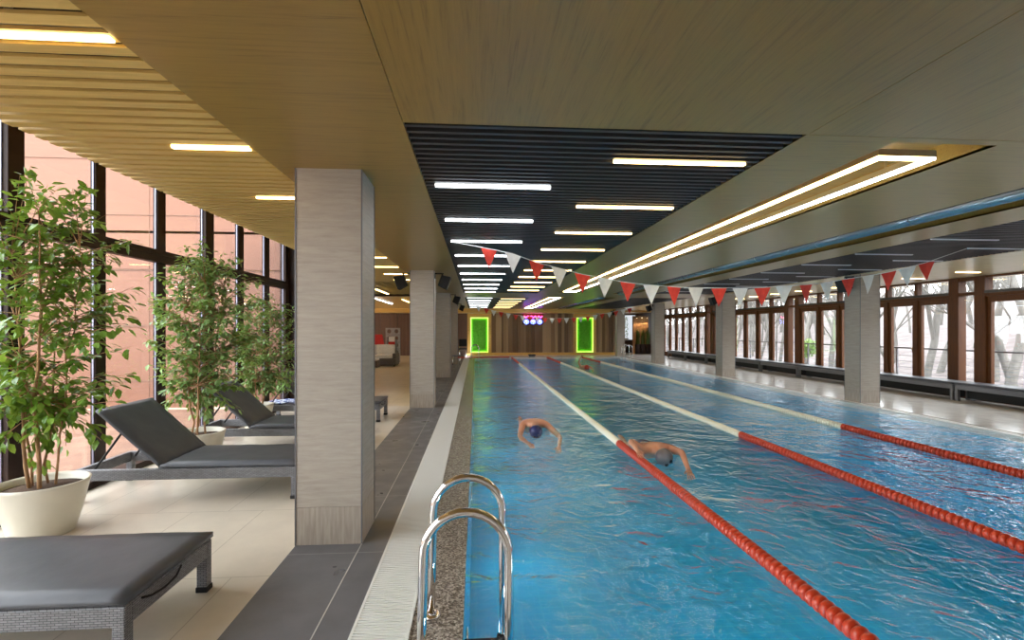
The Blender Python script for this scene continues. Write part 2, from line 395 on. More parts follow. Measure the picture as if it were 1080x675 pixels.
m.box(-2.75,-2.68,-2,10.4,ZC+.075,ZC+.75,0)
struct(m.build('ceiling_oak_slats', [M['oak_slat'], M['oak_back']], recalc=False), 'light oak slatted ceiling over the loungers')
# lounge ceiling with diagonal lattice
m = MB(); m.box(-10,-2.75,10.5,12.6,ZC,ZC+.02); m.box(-10,-1.47,12.6,17.3,ZC+.09,ZC+.1,1); m.box(-10,-1.47,17.5,30.2,ZC,ZC+.02)
m.box(-10,-1.47,17.3,17.5,ZC-.05,ZC+.1,1)
struct(m.build('ceiling_lounge', [M['gold_wood'], M['oak_back']]), 'honey coloured ceiling over the lounge')
m = MB()
for sgn in (1,-1):
    for k in range(-24, 30):
        d = Vector((1, sgn, 0)).normalized()
        # clip the line  x = -5 + t, y = 12.6 + .35*k*... to the lattice rectangle
        c0 = k*.28
        pts = []
        for i in range(0, 61):
            x = -5.2 + i*(3.7/60); yv = 12.65 + c0 + sgn*(x + 5.2)
            if 12.6 <= yv <= 17.3: pts.append((x, yv))
        if len(pts) > 2:
            a, b = pts[0], pts[-1]; mid = Vector(((a[0]+b[0])/2, (a[1]+b[1])/2, ZC+.035))
            L_ = math.hypot(b[0]-a[0], b[1]-a[1])/2
            m.obox(mid, L_, .012, .03, Matrix.Rotation(math.atan2(b[1]-a[1], b[0]-a[0]), 3, 'Z'))
struct(m.build('ceiling_lattice', M['oak_slat']), 'diagonal oak lattice ceiling')
# honey bulkhead in front of the end wall, lowered
m = MB(); m.box(-10,8.9,28.9,30.2,2.55,ZC-.001); struct(m.build('trim_2', M['gold_wood']), 'lowered honey wood bulkhead at the far end')

# ------------------------------------------------------------------ linear lamps
def make_lamp(name, L, W, lit, label, cat='ceiling lamp', group=None, z=ZC, along='x', stem=.153):
    t = thing(name, label, cat, (0,0,z), 0, group)
    h = MB(); d = MB()
    if along == 'x':
        h.box(0,L,-W/2,W/2,.012,.06); d.box(.006,L-.006,-W/2+.004,W/2-.004,-.006,.012)
    else:
        h.box(-W/2,W/2,0,L,.012,.06); d.box(-W/2+.004,W/2-.004,.006,L-.006,-.006,.012)
    for f in (.2,.8):
        if along == 'x': h.box(L*f-.01,L*f+.01,-.01,.01,.06,stem)
        else: h.box(-.01,.01,L*f-.01,L*f+.01,.06,stem)
    h.build('housing', M['alu'], t); d.build('diffuser', lit, t)
    return t
def lamp_row(proto_args, x, ys, text, group, z=ZC-.004):
    first = None
    for i, y in enumerate(ys):
        lab = text % ORD[i]
        if first is None:
            first = make_lamp(*proto_args, lab, group=group); first.location = (x, y, z)
        else: dup(first, (x, y, z), 0, lab)
lamp_row(('linear_lamp', .97, .045, M['led_cold']), -.34, [4.12+1.3*i for i in range(10)], 'cold white light bar in the nearer black recess, %s in the left row', 'cold white light bars in the nearer black recess')
lamp_row(('linear_lamp', .97, .045, M['led_warm']), .97, [3.43+1.3*i for i in range(10)], 'warm yellow light bar in the nearer black recess, %s in the right row', 'warm light bars in the nearer black recess')
lamp_row(('linear_lamp', .97, .045, M['led_cold_dim']), -.34, [19.0+1.65*i for i in range(6)], 'cold white light bar in the farther black recess, %s in the left row', 'cold white light bars in the farther black recess')
lamp_row(('linear_lamp', .97, .045, M['led_warm_dim']), .97, [19.4+1.65*i for i in range(6)], 'warm yellow light bar in the farther black recess, %s in the right row', 'warm light bars in the farther black recess')
lamp_row(('linear_lamp', .50, .045, M['led_warm']), -1.98, [2.13+1.24*i for i in range(9)], 'short warm light bar in the oak slats over the loungers, %s from the camera', 'short light bars in the oak slat ceiling')
lamp_row(('linear_lamp', .97, .04, M['led_off']), 6.0, [4.8+1.3*i for i in range(9)], 'unlit light bar in the window-side black recess, %s in the pool-side row', 'unlit light bars in the window-side recess')
lamp_row(('linear_lamp', .92, .04, M['led_off']), 7.22, [5.45+1.3*i for i in range(8)], 'unlit light bar in the window-side black recess, %s in the column-side row', 'unlit light bars in the window-side recess')
lamp_row(('linear_lamp', .55, .04, M['led_warm']), 10.0, [8.3+1.3*i for i in range(10)], 'short warm light bar in the cream ceiling by the windows, %s from the camera', 'short light bars in the cream ceiling')
for i, (x, y, w) in enumerate([(-2.84,14.3,'nearest the camera, below the lattice'), (-3.75,18.5,'nearer on the left'), (-3.78,20.7,'farther on the left'), (-2.82,19.2,'nearer the pool')]):
    t = make_lamp('linear_lamp', 1.9, .06, M['led_warm'] if i in (0,3) else M['led_cold'], 'light bar running lengthwise on the lounge ceiling, ' + w, group='lengthwise light bars in the lounge', along='y', stem=.061); t.location = (x, y, ZC-.062)
# rectangular ring luminaires in the trays
def ring_lamp(y0, y1, label):
    t = thing('ring_lamp', label, 'ceiling lamp', (2.995, y0, ZC))
    w, L, b = .215, y1-y0, .045
    h = MB()
    for x in (-w, w-b): h.box(x, x+b, 0, L, .012, .06)
    h.box(-w+b, w-b, 0, b, .012, .06); h.box(-w+b, w-b, L-b, L, .012, .06)
    for x in (-w+b/2, w-b/2):
        for y in (.4, L/2, L-.4): h.box(x-.006,x+.006,y,y+.012,.06,.148)
    h.build('housing', M['alu'], t)
    d = MB(); d.box(-w+.003,-w+b-.003,.003,L-.003,-.006,.012); d.box(-w+b-.003,w-b+.003,.003,b-.003,-.006,.012); d.build('warm_diffuser', M['led_ring_warm'], t)['label'] = 'warm glowing strip'
    d = MB(); d.box(w-b+.003,w-.003,.003,L-.003,-.006,.012); d.box(-w+b-.003,w-b+.003,L-b+.003,L-.003,-.006,.012); d.build('cold_diffuser', M['led_ring_cold'], t)['label'] = 'cold white glowing strip'
ring_lamp(3.22, 15.6, 'long rectangular ring light in the nearer oak ceiling tray')
ring_lamp(18.6, 28.2, 'long rectangular ring light in the farther oak ceiling tray')
# blue-grey duct in the second tray
for (y0, y1, lab) in ((3.0,16.35,'blue-grey metal duct in the nearer long ceiling tray towards the windows'), (18.35,28.4,'blue-grey metal duct in the farther ceiling tray towards the windows')):
    t = thing('ceiling_duct', lab, 'duct', (4.83, y0, ZC+.045), group='ducts in the ceiling trays')
    m = MB(); m.tube([(0,0,0),(0,y1-y0,0)], .085, 20); m.build('pipe', M['duct'], t)
    m = MB(); yy = .6
    while yy < y1-y0-.3: m.tube([(0,yy,0),(0,yy+.02,0)], .088, 20); m.box(-.01,.01,yy,yy+.02,.08,.108); yy += 1.5
    m.build('bracket', M['greymetal'], t)
# downlights in the bulkhead
dl = None
for i, x in enumerate([-.25,1.2,2.75,4.35,5.9,7.4]):
    lab = 'small round downlight in the bulkhead at the far end, %s from the left' % ('leftmost' if i == 0 else ORD[i])
    if dl is None:
        dl = thing('downlight', lab, 'downlight', (x,29.5,2.55), group='downlights over the end wall')
        m = MB(); m.lathe([(.075,-.004),(.09,-.004),(.09,0),(.06,0)], n=20); m.build('bezel', M['whiteplastic'], dl)
        m = MB(); m.lathe([(.07,-.003),(.07,-.001)], n=20); m.build('lens', M['spot'], dl)
    else: dup(dl, (x,29.5,2.55), 0, lab)
for x, lab in ((-3.9,'downlight over the lounge wall, left of the two'), (-5.2,'downlight over the lounge wall, farther left')): dup(dl, (x,29.5,2.55), 0, lab)

# ------------------------------------------------------------------ columns
def column(x, y, label, group, w=.48, d=.45):
    t = thing('column', label, 'column', (x, y, 0), 0, group)
    m = MB(); m.box(0,w,0,d,.28,ZC); m.build('shaft', M['stone'], t)
    m = MB(); m.box(-.001,w+.001,-.001,d+.001,0,.278); m.build('base_course', M['stone_base'], t)
    m = MB()
    for cx, cy in ((0,0),(w,0),(w,d),(0,d)): m.box(cx-.005,cx+.005,cy-.005,cy+.005,0,ZC)
    m.build('corner_trim', M['greymetal'], t)
    return t
LY = [3.75, 10.1, 16.35, 22.6]; RY = [10.1, 16.1, 22.4, 28.5]
for i, y in enumerate(LY): column(-1.33, y, 'square beige stone column between loungers and pool, %s from the camera' % ORD[i], 'stone columns on the lounger side')
for i, y in enumerate(RY): column(8.3, y, 'square beige stone column on the window side of the pool, %s from the camera' % ORD[i], 'stone columns on the window side', w=.45)

# ------------------------------------------------------------------ loudspeakers
def make_speaker(label, loc, rz, tilt=.35):
    t = thing('loudspeaker', label, 'loudspeaker', loc, rz, 'black loudspeakers on the columns')
    R = Matrix.Rotation(tilt, 3, 'X')
    m = MB()
    # trapezoid cabinet, front (-y) wider
    a, b_, h, d = .13, .085, .14, .20
    vs = [(-a,-d,-h),(a,-d,-h),(b_,0,-h*.8),(-b_,0,-h*.8),(-a,-d,h),(a,-d,h),(b_,0,h*.8),(-b_,0,h*.8)]
    m.add([R @ Vector(v) + Vector((0,-.1,-.16)) for v in vs], [(0,3,2,1),(4,5,6,7),(0,1,5,4),(1,2,6,5),(2,3,7,6),(3,0,4,7)])
    m.build('cabinet', M['blackplastic'], t, .012)
    m = MB(); vs = [(-a+.012,-d-.006,-h+.012),(a-.012,-d-.006,-h+.012),(a-.012,-d-.006,h-.012),(-a+.012,-d-.006,h-.012),(-a+.012,-d,-h+.012),(a-.012,-d,-h+.012),(a-.012,-d,h-.012),(-a+.012,-d,h-.012)]
    m.add([R @ Vector(v) + Vector((0,-.1,-.16)) for v in vs], [(0,1,2,3),(4,7,6,5),(0,4,5,1),(1,5,6,2),(2,6,7,3),(3,7,4,0)])
    m.build('grille', noisy('speaker_grille', (.01,.01,.01), (.03,.03,.03), ns=300, rough=.7), t)
    m = MB(); m.box(-.03,.03,-.18,0.0,-.03,-.01); m.box(-.035,.035,-.012,0,-.12,.0); m.tube([(0,-.15,-.02),(0,-.16,-.10)], .018, 10); m.build('bracket', M['blackplastic'], t)
    return t
def sp(loc, rz, label): return make_speaker(label, loc, rz)
# each is mounted on a column side (rz turns the speaker's back, +y, to the column)
sp((-1.335,10.25,2.76), -PI/2+PI+ -0.0 if False else -PI/2, 'black loudspeaker on the lounge side of the second stone column from the camera')
sp((-.845,10.25,2.76), PI/2, 'black loudspeaker on the pool side of the second lounger-side column')
sp((-.845,16.5,2.76), PI/2, 'black loudspeaker on the pool side of the third lounger-side column')
sp((-.845,22.75,2.76), PI/2, 'black loudspeaker on the pool side of the farthest lounger-side column')
for i, y in enumerate(RY):
    sp((8.295,y+.2,2.76), -PI/2, 'black loudspeaker on the pool side of the %s window-side column' % ORD[i])

# ------------------------------------------------------------------ left window wall
LX = -3.88
posts = [(4.35,4.50,1),(5.33,5.47,0),(6.31,6.47,0),(7.33,7.55,1),(8.36,8.55,0),(9.38,9.58,0),(10.28,10.46,1)]
near = [(-1.6+1.0*i, -1.46+1.0*i, 0) for i in range(6)]; near[-1] = (3.4,3.52,0); near[-2] = (2.4,2.52,0); near[-3] = (1.4,1.52,0)
allp = near + posts
H = ZC + .74
t = bpy.data.objects.new('window_1', None); C.objects.link(t); t.location = (LX,0,0); struct(t, 'tall dark framed glass wall beside the loungers')
m = MB()
for y0, y1, big in allp:
    m.box(-.045, .04 if big else .01, y0, y1, 0, H)
m.build('mullion', M['dark_frame'], t, .004)
m = MB()
for y0, y1, big in allp[5:]: m.box(-.022,-.006,y0-.011,y0-.001,0,H)
m.build('metal_edge', mat('bright_edge_strip', (.22,.22,.28), .35, metal=.6), t)
m = MB(); m.box(-.045,.05,-2,10.4,2.41,2.56); m.box(-.05,.06,-2,10.4,2.50,2.51); m.build('transom', M['dark_frame'], t, .003)
m = MB(); m.box(-.12,.05,-2,10.4,0,.07); m.box(-.1,.03,-2,10.4,H-.1,H); m.build('sill_rail', M['dark_frame'], t)
pr = None
for (a, b_) in zip(allp[:-1], allp[1:]):
    for z0, z1 in ((.07,2.41),(2.56,H-.1)):
        g = MB(); g.box(-.04,-.032,a[1],b_[0],z0,z1); g.build('pane', M['glass'], t)
# terracotta clad wing outside
m = MB(); m.box(-20,-3.95,10.5,10.75,-.6,6); 
struct(m.build('wall_terracotta', M['terracotta']), 'terracotta clad outside wall seen through the left glass')
m = MB()
for k in range(6):
    z = .55 + 1.12*k - .0
    m.box(-20,-3.95,10.485,10.5,z-.008,z+.008)
for x in (-6.6,-9.2,-11.8): m.box(x-.004,x+.004,10.492,10.5,-.6,6)
m.build('panel_joint', mat('cladding_joint', (.16,.09,.06), .8), bpy.data.objects['wall_terracotta'])  # brown joint lines between the cladding panels
m = MB(); m.box(-30,-3.98,-12,10.48,-.6,-.02); struct(m.build('ground_paving', M['paving']), 'outdoor ground beyond the left glass')
m = MB(); m.box(-4.02,-3.70,10.46,10.75,0,H); struct(m.build('trim_3', M['dark_frame']), 'dark end post of the left glass wall')
# enclosing walls
def wall(name, label, m_, *bx):
    m = MB(); m.box(*bx); return struct(m.build(name, m_), label)
wall('wall_camera_side', 'plain wall behind the camera', M['white_wall'], -3.95,12,-2.2,-2,-.1,ZC+.8)
wall('wall_lounge_front', 'inner face of the lounge front wall', M['white_wall'], -10,-4.03,10.76,10.85,-.1,ZC+.75)
wall('wall_lounge_side_low', 'wall below the lounge window', M['white_wall'], -10.15,-10,10.76,30.4,0,.6)
wall('wall_lounge_side_top', 'wall above the lounge window', M['white_wall'], -10.15,-10,10.76,30.4,2.5,ZC+.8)
wall('wall_lounge_side', 'wall before the lounge window', M['white_wall'], -10.15,-10,10.76,20,.6,2.5)
t = bpy.data.objects.new('window_2', None); C.objects.link(t); t.location = (-10.08,20,0); struct(t, 'bright window at the end of the lounge')
m = MB()
for k in range(6): m.box(-.04,.04,k*2.0,k*2.0+.08,.6,2.5)
m.box(-.04,.04,0,10.2,.6,.68); m.box(-.04,.04,0,10.2,2.42,2.5); m.build('frame', M['dark_frame'], t)
for k in range(5):
    m = MB(); m.box(-.004,.004,k*2+.08,k*2+2.0,.68,2.42); m.build('pane', M['glass'], t)

# ------------------------------------------------------------------ end wall
wall('wall_far', 'solid wall behind the boards', M['dark_wall'], -10.1,9.05,30.25,30.45,-.1,ZC+.8)
m = MB(); rnd = random.Random(3); x = .93
segs = [(.945,5.995),(7.435,8.75)]
for a, b_ in segs:
    x = a
    while x < b_:
        w = rnd.choice([.10,.14,.18,.24]); w = min(w, b_-x)
        dep = rnd.choice([.04,.08,.12])
        m.box(x, x+w-.008, 30.25-dep, 30.25, .12, 2.55); x += w
struct(m.build('wall_far_boards', M['boards'], recalc=False), 'wall of vertical brown boards of varied depth at the far end')
m = MB(); x = -10
while x < -1.0:
    w = rnd.choice([.12,.2,.3]); m.box(x, x+w-.012, 30.2-rnd.choice([0,.05,.1]), 30.26, .0, 2.55); x += w
m.box(-1.0,-.56,30.10,30.25,0,2.54)
struct(m.build('wall_far_lounge', M['dark_wall'], recalc=False), 'dark brown vertical boards behind the lounge')
m = MB(); m.box(-.56,8.75,29.95,30.2,0,.13); m.box(-.56,8.75,29.95,30.02,.13,.16); struct(m.build('baseboard_far', M['gold_wood']), 'honey wood plinth below the board wall')
def moss(x0, x1, label):
    z0, z1 = .17, 2.30
    t = thing('moss_panel', label, 'green wall', ((x0+x1)/2, 30.1, 0), 0, 'backlit moss panels on the end wall')
    w = (x1-x0)/2
    m = MB(); F = .19
    m.box(-w-F,-w,-.06,.1,.13,2.54); m.box(w,w+F,-.06,.1,.13,2.54); m.box(-w,w,-.06,.1,z1,2.54); m.box(-w,w,-.06,.1,.13,z0)
    m.build('wooden_surround', M['gold_wood'], t)
    m = MB(); b = .045
    for bx in ((-w,-w+b,z0,z1),(w-b,w,z0,z1),(-w+b,w-b,z0,z0+b),(-w+b,w-b,z1-b,z1)): m.box(bx[0],bx[1],-.055,.05,bx[2],bx[3])
    m.build('light_strip', M['led_green'], t)
    m = MB(); m.box(-w,w,.06,.09,z0,z1); m.build('back_board', mat('pale_green_board', (.30,.62,.12), .6), t)
    m = MB(); rr = random.Random(x0)
    nx, nz = 18, 36; vs = []; fs = []
    for j in range(nz+1):
        for i in range(nx+1):
            e = min(i, nx-i, j, nz-j) == 0
            vs.append((-w+.11+(2*w-.22)*i/nx, .06 if e else .02-rr.random()*.06, z0+.11+(z1-z0-.22)*j/nz))
    for j in range(nz):
        for i in range(nx): a = j*(nx+1)+i; fs.append((a, a+1, a+nx+2, a+nx+1))
    m.add(vs, fs, 0, True); m.build('moss', M['moss'], t)
moss(-.33,.75,'tall green glowing moss panel at the left end of the far wall')
moss(6.19,7.24,'tall green glowing moss panel at the right end of the far wall')
# neon sign, lettering in the photo is a blurred blue and pink glow
t = thing('neon_sign', 'blue and magenta neon sign hanging high on the board wall', 'neon sign', (3.47,30.0,1.9))
for k in range(3):
    cx = -.40 + .41*k
    m = MB()
    m.tube([(cx+.13*math.cos(a*PI/12), -.04, .14+.12*math.sin(a*PI/12)) for a in range(25)], .022, 8, cap=False); m.build('blue_tube', M['neon_blue'], t)
    m = MB(); m.tube([(cx-.05,-.045,.14),(cx,-.045,.19),(cx+.05,-.045,.14),(cx,-.045,.10)], .018, 8); m.build('white_tube', M['neon_white'], t)
m = MB(); m.tube([(-.58+i*.0387, -.04, .44+.055*math.sin(i*1.1)) for i in range(31)], .022, 8); m.build('magenta_tube', M['neon_pink'], t)
m = MB(); m.box(-.62,.62,-.02,.1,.30,.33); m.box(-.62,.62,-.02,.1,-.02,0.01); m.box(-.62,-.59,-.02,.1,0,.6); m.box(.59,.62,-.02,.1,0,.6); m.build('mounting_rail', M['black'], t)

# ------------------------------------------------------------------ right window wall
RX = 11.3
mod = 6.3
def wmodule(n, yb):
    t = bpy.data.objects.new('window_%d' % n, None); C.objects.link(t); t.location = (RX, yb, 0); struct(t, 'brown timber glazed bay beside the pool, bay %d' % (n-2))
    # local y: 0 narrow pane centre
    fr = MB()
    for a, b_ in ((-.42,-.18),(.18,.42)): fr.box(-.06,.14,a,b_,0,ZC)
    p = (mod-.84-.0)/6
    ys = [.42+p*k for k in range(7)]
    for k in range(1,6): fr.box(-.03,.10,ys[k]-.045,ys[k]+.045,0,ZC)
    fr.build('post', M['brown_frame'], t, .004)
    tr = MB(); tr.box(-.05,.12,.42,mod-.42,2.33,2.46); tr.box(-.05,.12,-.18,.18,2.37,2.44); tr.box(-.03,.1,-.18,.18,2.70,ZC); tr.box(-.03,.1,.42,mod-.42,2.75,ZC); tr.box(-.03,.1,-.18,.18,0,.16); tr.build('transom', M['brown_frame'], t, .003)
    st = MB(); st.box(-.075,-.05,.42,mod-.42,2.40,2.46); st.build('blind_cassette', M['dark_strip'], t)
    g = MB(); g.box(.03,.04,-.18,.18,.16,2.70); g.build('pane', M['glass'], t)
    for k in range(6):
        a = ys[k] + (.045 if k else 0); b_ = ys[k+1] - (.045 if k < 5 else 0)
        s = MB(); w = .085
        s.box(0,.08,a,a+w,.10,2.33); s.box(0,.08,b_-w,b_,.10,2.33); s.box(0,.08,a+w,b_-w,2.20,2.33); s.box(0,.08,a+w,b_-w,.10,.26)
        so = s.build('sash', M['brown_frame'], t, .003)
        g = MB(); g.box(.035,.045,a+w,b_-w,.26,2.20); g.build('sash_pane', M['glass'], so)
        if k % 2:
            h = MB(); h.tube([(-.03,a+w/2,1.0),(-.05,a+w/2,1.0),(-.05,a+w/2,1.12)], .01, 8); h.build('handle', M['steel'], so)
        g = MB(); g.box(.035,.045,a,b_,2.46,2.75); g.build('pane', M['glass'], t)
    lo = MB(); lo.box(-.02,.12,.42,mod-.42,0,.10); lo.build('bottom_rail', M['brown_frame'], t)
for i, yb in enumerate([10.55-2*mod, 10.55-mod, 10.55, 10.55+mod, 10.55+2*mod]): wmodule(3+i, yb)
wall('wall_right_lintel', 'lintel above the right windows', M['white_wall'], RX-.05,RX+.3,-2,31,ZC+.021,ZC+.8)
wall('wall_right_end', 'wall at the end of the window row', M['dark_wall'], RX+.1,RX+.3,29.45,34,0,ZC)
# benches along the windows
def make_bench(L, label, loc):
    t = thing('window_bench', label, 'bench', loc, 0, 'grey benches under the windows')
    m = MB(); m.box(0,.46,.01,L-.01,.36,.415); m.build('seat_pad', M['cushion'], t, .012)
    m = MB(); m.box(.01,.45,.02,L-.02,.255,.355); m.build('apron', M['greymetal'], t, .004)
    for x in (.01,.39):
        for y in (.02, L-.08):
            q = MB(); q.box(x,x+.06,y,y+.06,0,.255); q.build('leg', M['greymetal'], t)
    m = MB(); m.box(.22,.40,.1,L-.1,.06,.265); m.build('under_bench_shade', M['black'], t)  # black block puts the shade below the bench into colour
    return t
js = [4.2,7.2,10.32,13.4,15.7,17.9,20.1,22.3,24.6,26.9]
for i in range(len(js)-1):
    make_bench(js[i+1]-js[i]-.02, 'long grey bench with dark pad under the right windows, %s from the camera' % ORD[i], (10.68, js[i], 0))

# ------------------------------------------------------------------ outside on the right
m = MB(); m.box(RX+.16,RX+1.6,-4,34,-.3,-.05); struct(m.build('balcony_floor', M['paving']), 'balcony outside the windows')
t = thing('balcony_railing', 'thin horizontal metal railing outside the right windows', 'railing', (RX+1.4,-4,0))
m = MB(); m.box(-.025,.025,0,37,1.02,1.06); m.build('top_rail', M['greymetal'], t)
for k in range(5):
    m = MB(); m.tube([(0,0,.14+.17*k),(0,37,.14+.17*k)], .006, 6); m.build('wire', M['greymetal'], t)
for k in range(19):
    m = MB(); m.box(-.02,.02,k*2,k*2+.04,-.05,1.02); m.build('baluster', M['greymetal'], t)
# wooded hillside
m = MB(); vs = []; fs = []; NX, NY = 30, 60
rr = random.Random(5)
for i in range(NX+1):
    for j in range(NY+1):
        x = RX+1.7 + i*2.0; yy = -40 + j*2.6
        vs.append((x, yy, -1.4 + max(0, (x-20))*.16 + rr.random()*.3 + 1.0*math.sin(yy*.09)*min(1,i/8)))
for i in range(NX):
    for j in range(NY): a = i*(NY+1)+j; fs.append((a, a+NY+1, a+NY+2, a+1))
m.add(vs, fs, 0, True); struct(m.build('ground_hillside', M['litter']), 'hillside covered in leaf litter')
def ground_z(x, yy): return -1.4 + max(0, (x-20))*.16 + 1.0*math.sin(yy*.09)*min(1,((x-RX-1.7)/2)/8)
def tree_mb(rnd, h, r, m=None, base=(0,0,0), depth=4):
    m = m or MB()
    def grow(p, d, L, r, lev):
        pts = [p]; rs = [r]; n = 5 if lev < 2 else 3
        for i in range(n):
            d = (d + Vector((rnd.uniform(-1,1), rnd.uniform(-1,1), rnd.uniform(-.2,.6)))*.16).normalized()
            p = p + d*L/n; pts.append(p); rs.append(r*(1-.55*(i+1)/n))
        m.tube(pts, rs, 8 if lev == 0 else (5 if lev < 3 else 3), cap=False)
        if lev < depth:
            for k in range(rnd.choice([3,4,5]) if lev < 3 else 3):
                i = rnd.randint(2 if lev == 0 else 1, n)
                ang = rnd.uniform(0, 2*PI); sp_ = rnd.uniform(.5,1.0)
                nd = (d + Vector((math.cos(ang)*sp_, math.sin(ang)*sp_, rnd.uniform(-.1,.5)))).normalized()
                grow(pts[i], nd, L*rnd.uniform(.5,.7), rs[i]*rnd.uniform(.5,.75), lev+1)
    grow(Vector(base), Vector((rnd.uniform(-.15,.15), rnd.uniform(-.15,.15), 1)).normalized(), h*.55, r, 0)
    return m
def hit(px, X):      # world y where the viewing ray of that column meets x = X
    s, c = .0729, .9973; u = (px-540)/520
    return X*(c-u*s)/(s+u*c)
spec = []
for X, px, h, r in [(17.5,975,11,.2),(16.5,1003,12,.20),(16.6,952,9,.14),(17.5,1030,12,.16),(17.2,1062,11,.22),(19,1075,12,.2),(16,898,11,.15),(18,878,12,.2),(15.5,872,9,.10),(17,925,12,.17),
                    (18,850,12,.17),(16.5,820,11,.14),(19,812,12,.19),(17,797,11,.15),(18,770,12,.16),(17.5,745,11,.14),(19,735,12,.17),(18,722,11,.14),(17.5,708,11,.14),(22,990,13,.2),(23,940,13,.2),(21,1050,13,.19),(22,862,13,.2),(15.5,1105,11,.2)]:
    spec.append((hit(px, X), X, h, r))
spec.sort()
for i, (yy, X, h, r) in enumerate(spec):
    rnd = random.Random(100+i)
    mb = tree_mb(rnd, h, r*.75)
    o = mb.build('bare_tree', M['treebark'], recalc=False); o.location = (X, yy, ground_z(X, yy)-.15)
    tag(o, 'leafless grey tree on the slope outside the right windows, %s from the camera' % ORD[i], 'tree', 'bare trees outside the windows')
rnd = random.Random(9); mb = MB()
for k in range(170):
    X = rnd.uniform(26,48); yy = rnd.uniform(2,95)
    tree_mb(rnd, rnd.uniform(9,14), rnd.uniform(.08,.2), mb, (X, yy, ground_z(X,yy)-.3), depth=2)
o = mb.build('distant_woodland', M['treebark'], recalc=False); tag(o, 'thicket of distant leafless trees on the hillside outside', 'woodland', kind='stuff')
# green shrub
def shrub(loc, r, label):
    t = thing('green_shrub', label, 'shrub', loc); m = MB(); rr = random.Random(2)
    for k in range(900):
        d = Vector((rr.gauss(0,1), rr.gauss(0,1), rr.gauss(0,1))).normalized()*r*rr.uniform(.5,1); c = d + Vector((0,0,r*1.1))
        a = Vector((rr.uniform(-1,1),rr.uniform(-1,1),rr.uniform(-1,1))).normalized()*.07; b = a.cross(Vector((0,0,1))).normalized()*.03
        m.add([c-a,c+b,c+a,c-b],[(0,1,2,3)])
    m.build('foliage', M['leaf2'], t, recalc=False)
    m = MB(); m.tube([(0,0,-.2),(0,0,r*1.2)], .04, 6); m.build('stem', M['treebark'], t)
X = 14.5; shrub((X, hit(852, X), .3), .42, 'small bright green shrub outside the right windows')

# ------------------------------------------------------------------ lane ropes
def lane_rope(x, yr0, yr1, label):
    """red floats near wall, cream in the middle, red again at the far end"""
    t = thing('lane_rope', label, 'lane rope', (x, PY0, 0), 0, 'lane ropes in the pool')
    L = PY1-PY0
    m = MB(); m.tube([(0,0,0),(0,L,0)], .008, 8); m.build('cable', M['steel'], t)
    prof = [(.012,-.026),(.040,-.024),(.050,-.012),(.052,0),(.050,.012),(.040,.024),(.012,.026)]
    fm = {}
    for key in ('float_red','float_white'):
        b = MB(); b.lathe(prof, n=14, axis='y'); fm[key] = b
    pitch = .06; n = int(L/pitch); first = {}
    rest = MB()
    n_ind = 0
    for i in range(n):
        y = .03 + i*pitch; wy = y + PY0
        red = wy < yr0 or wy > yr1
        if wy > 2.2 and n_ind < 96:
            n_ind += 1
            key = 'float_red' if red else 'float_white'
            if key not in first:
                o = fm[key].build('float', M[key], t); first[key] = o; o.location = (0,y,0)
            else:
                o = first[key].copy(); C.objects.link(o); o.parent = t; o.location = (0,y,0)
        else:
            rest.lathe(prof if red else [(.012,-.028),(.044,-.026),(.05,-.02),(.05,.02),(.044,.026),(.012,.028)], c=(0,y,0), n=10, mi=0 if red else 1, axis='y')
    o = rest.build('remaining_floats', [M['float_red'], M['float_white']], t, recalc=False); o['kind'] = 'stuff'
lane_rope(2.0, 6.8, 22.6, 'red and cream lane rope nearest the ladder side')
lane_rope(4.0, 7.2, 22.9, 'red and cream lane rope in the middle of the pool')
lane_rope(6.0, 7.65, 23.3, 'red and cream lane rope nearest the window side')
# spare rope lying over the far-left pool corner
m = MB()
for k in range(26): m.lathe([(.012,-.026),(.05,-.02),(.052,0),(.05,.02),(.012,.026)], c=(0,k*.055,0), n=10, axis='y')
o = m.build('spare_lane_rope', M['float_red'], recalc=False); o.location = (-.98,26.9,.055); o.rotation_euler = (0,0,-PI/2)
tag(o, 'short red lane rope lying across the walkway at the far left corner', 'lane rope')
m = MB()
for k in range(28): m.lathe([(.012,-.026),(.05,-.02),(.052,0),(.05,.02),(.012,.026)], c=(0,k*.055,0), n=10, axis='y')
o = m.build('spare_lane_rope', M['float_red'], recalc=False); o.location = (.35,27.42,.035); o.rotation_euler = (0,0,-PI/2)
tag(o, 'red lane rope floating along the far end wall of the first lane', 'lane rope')

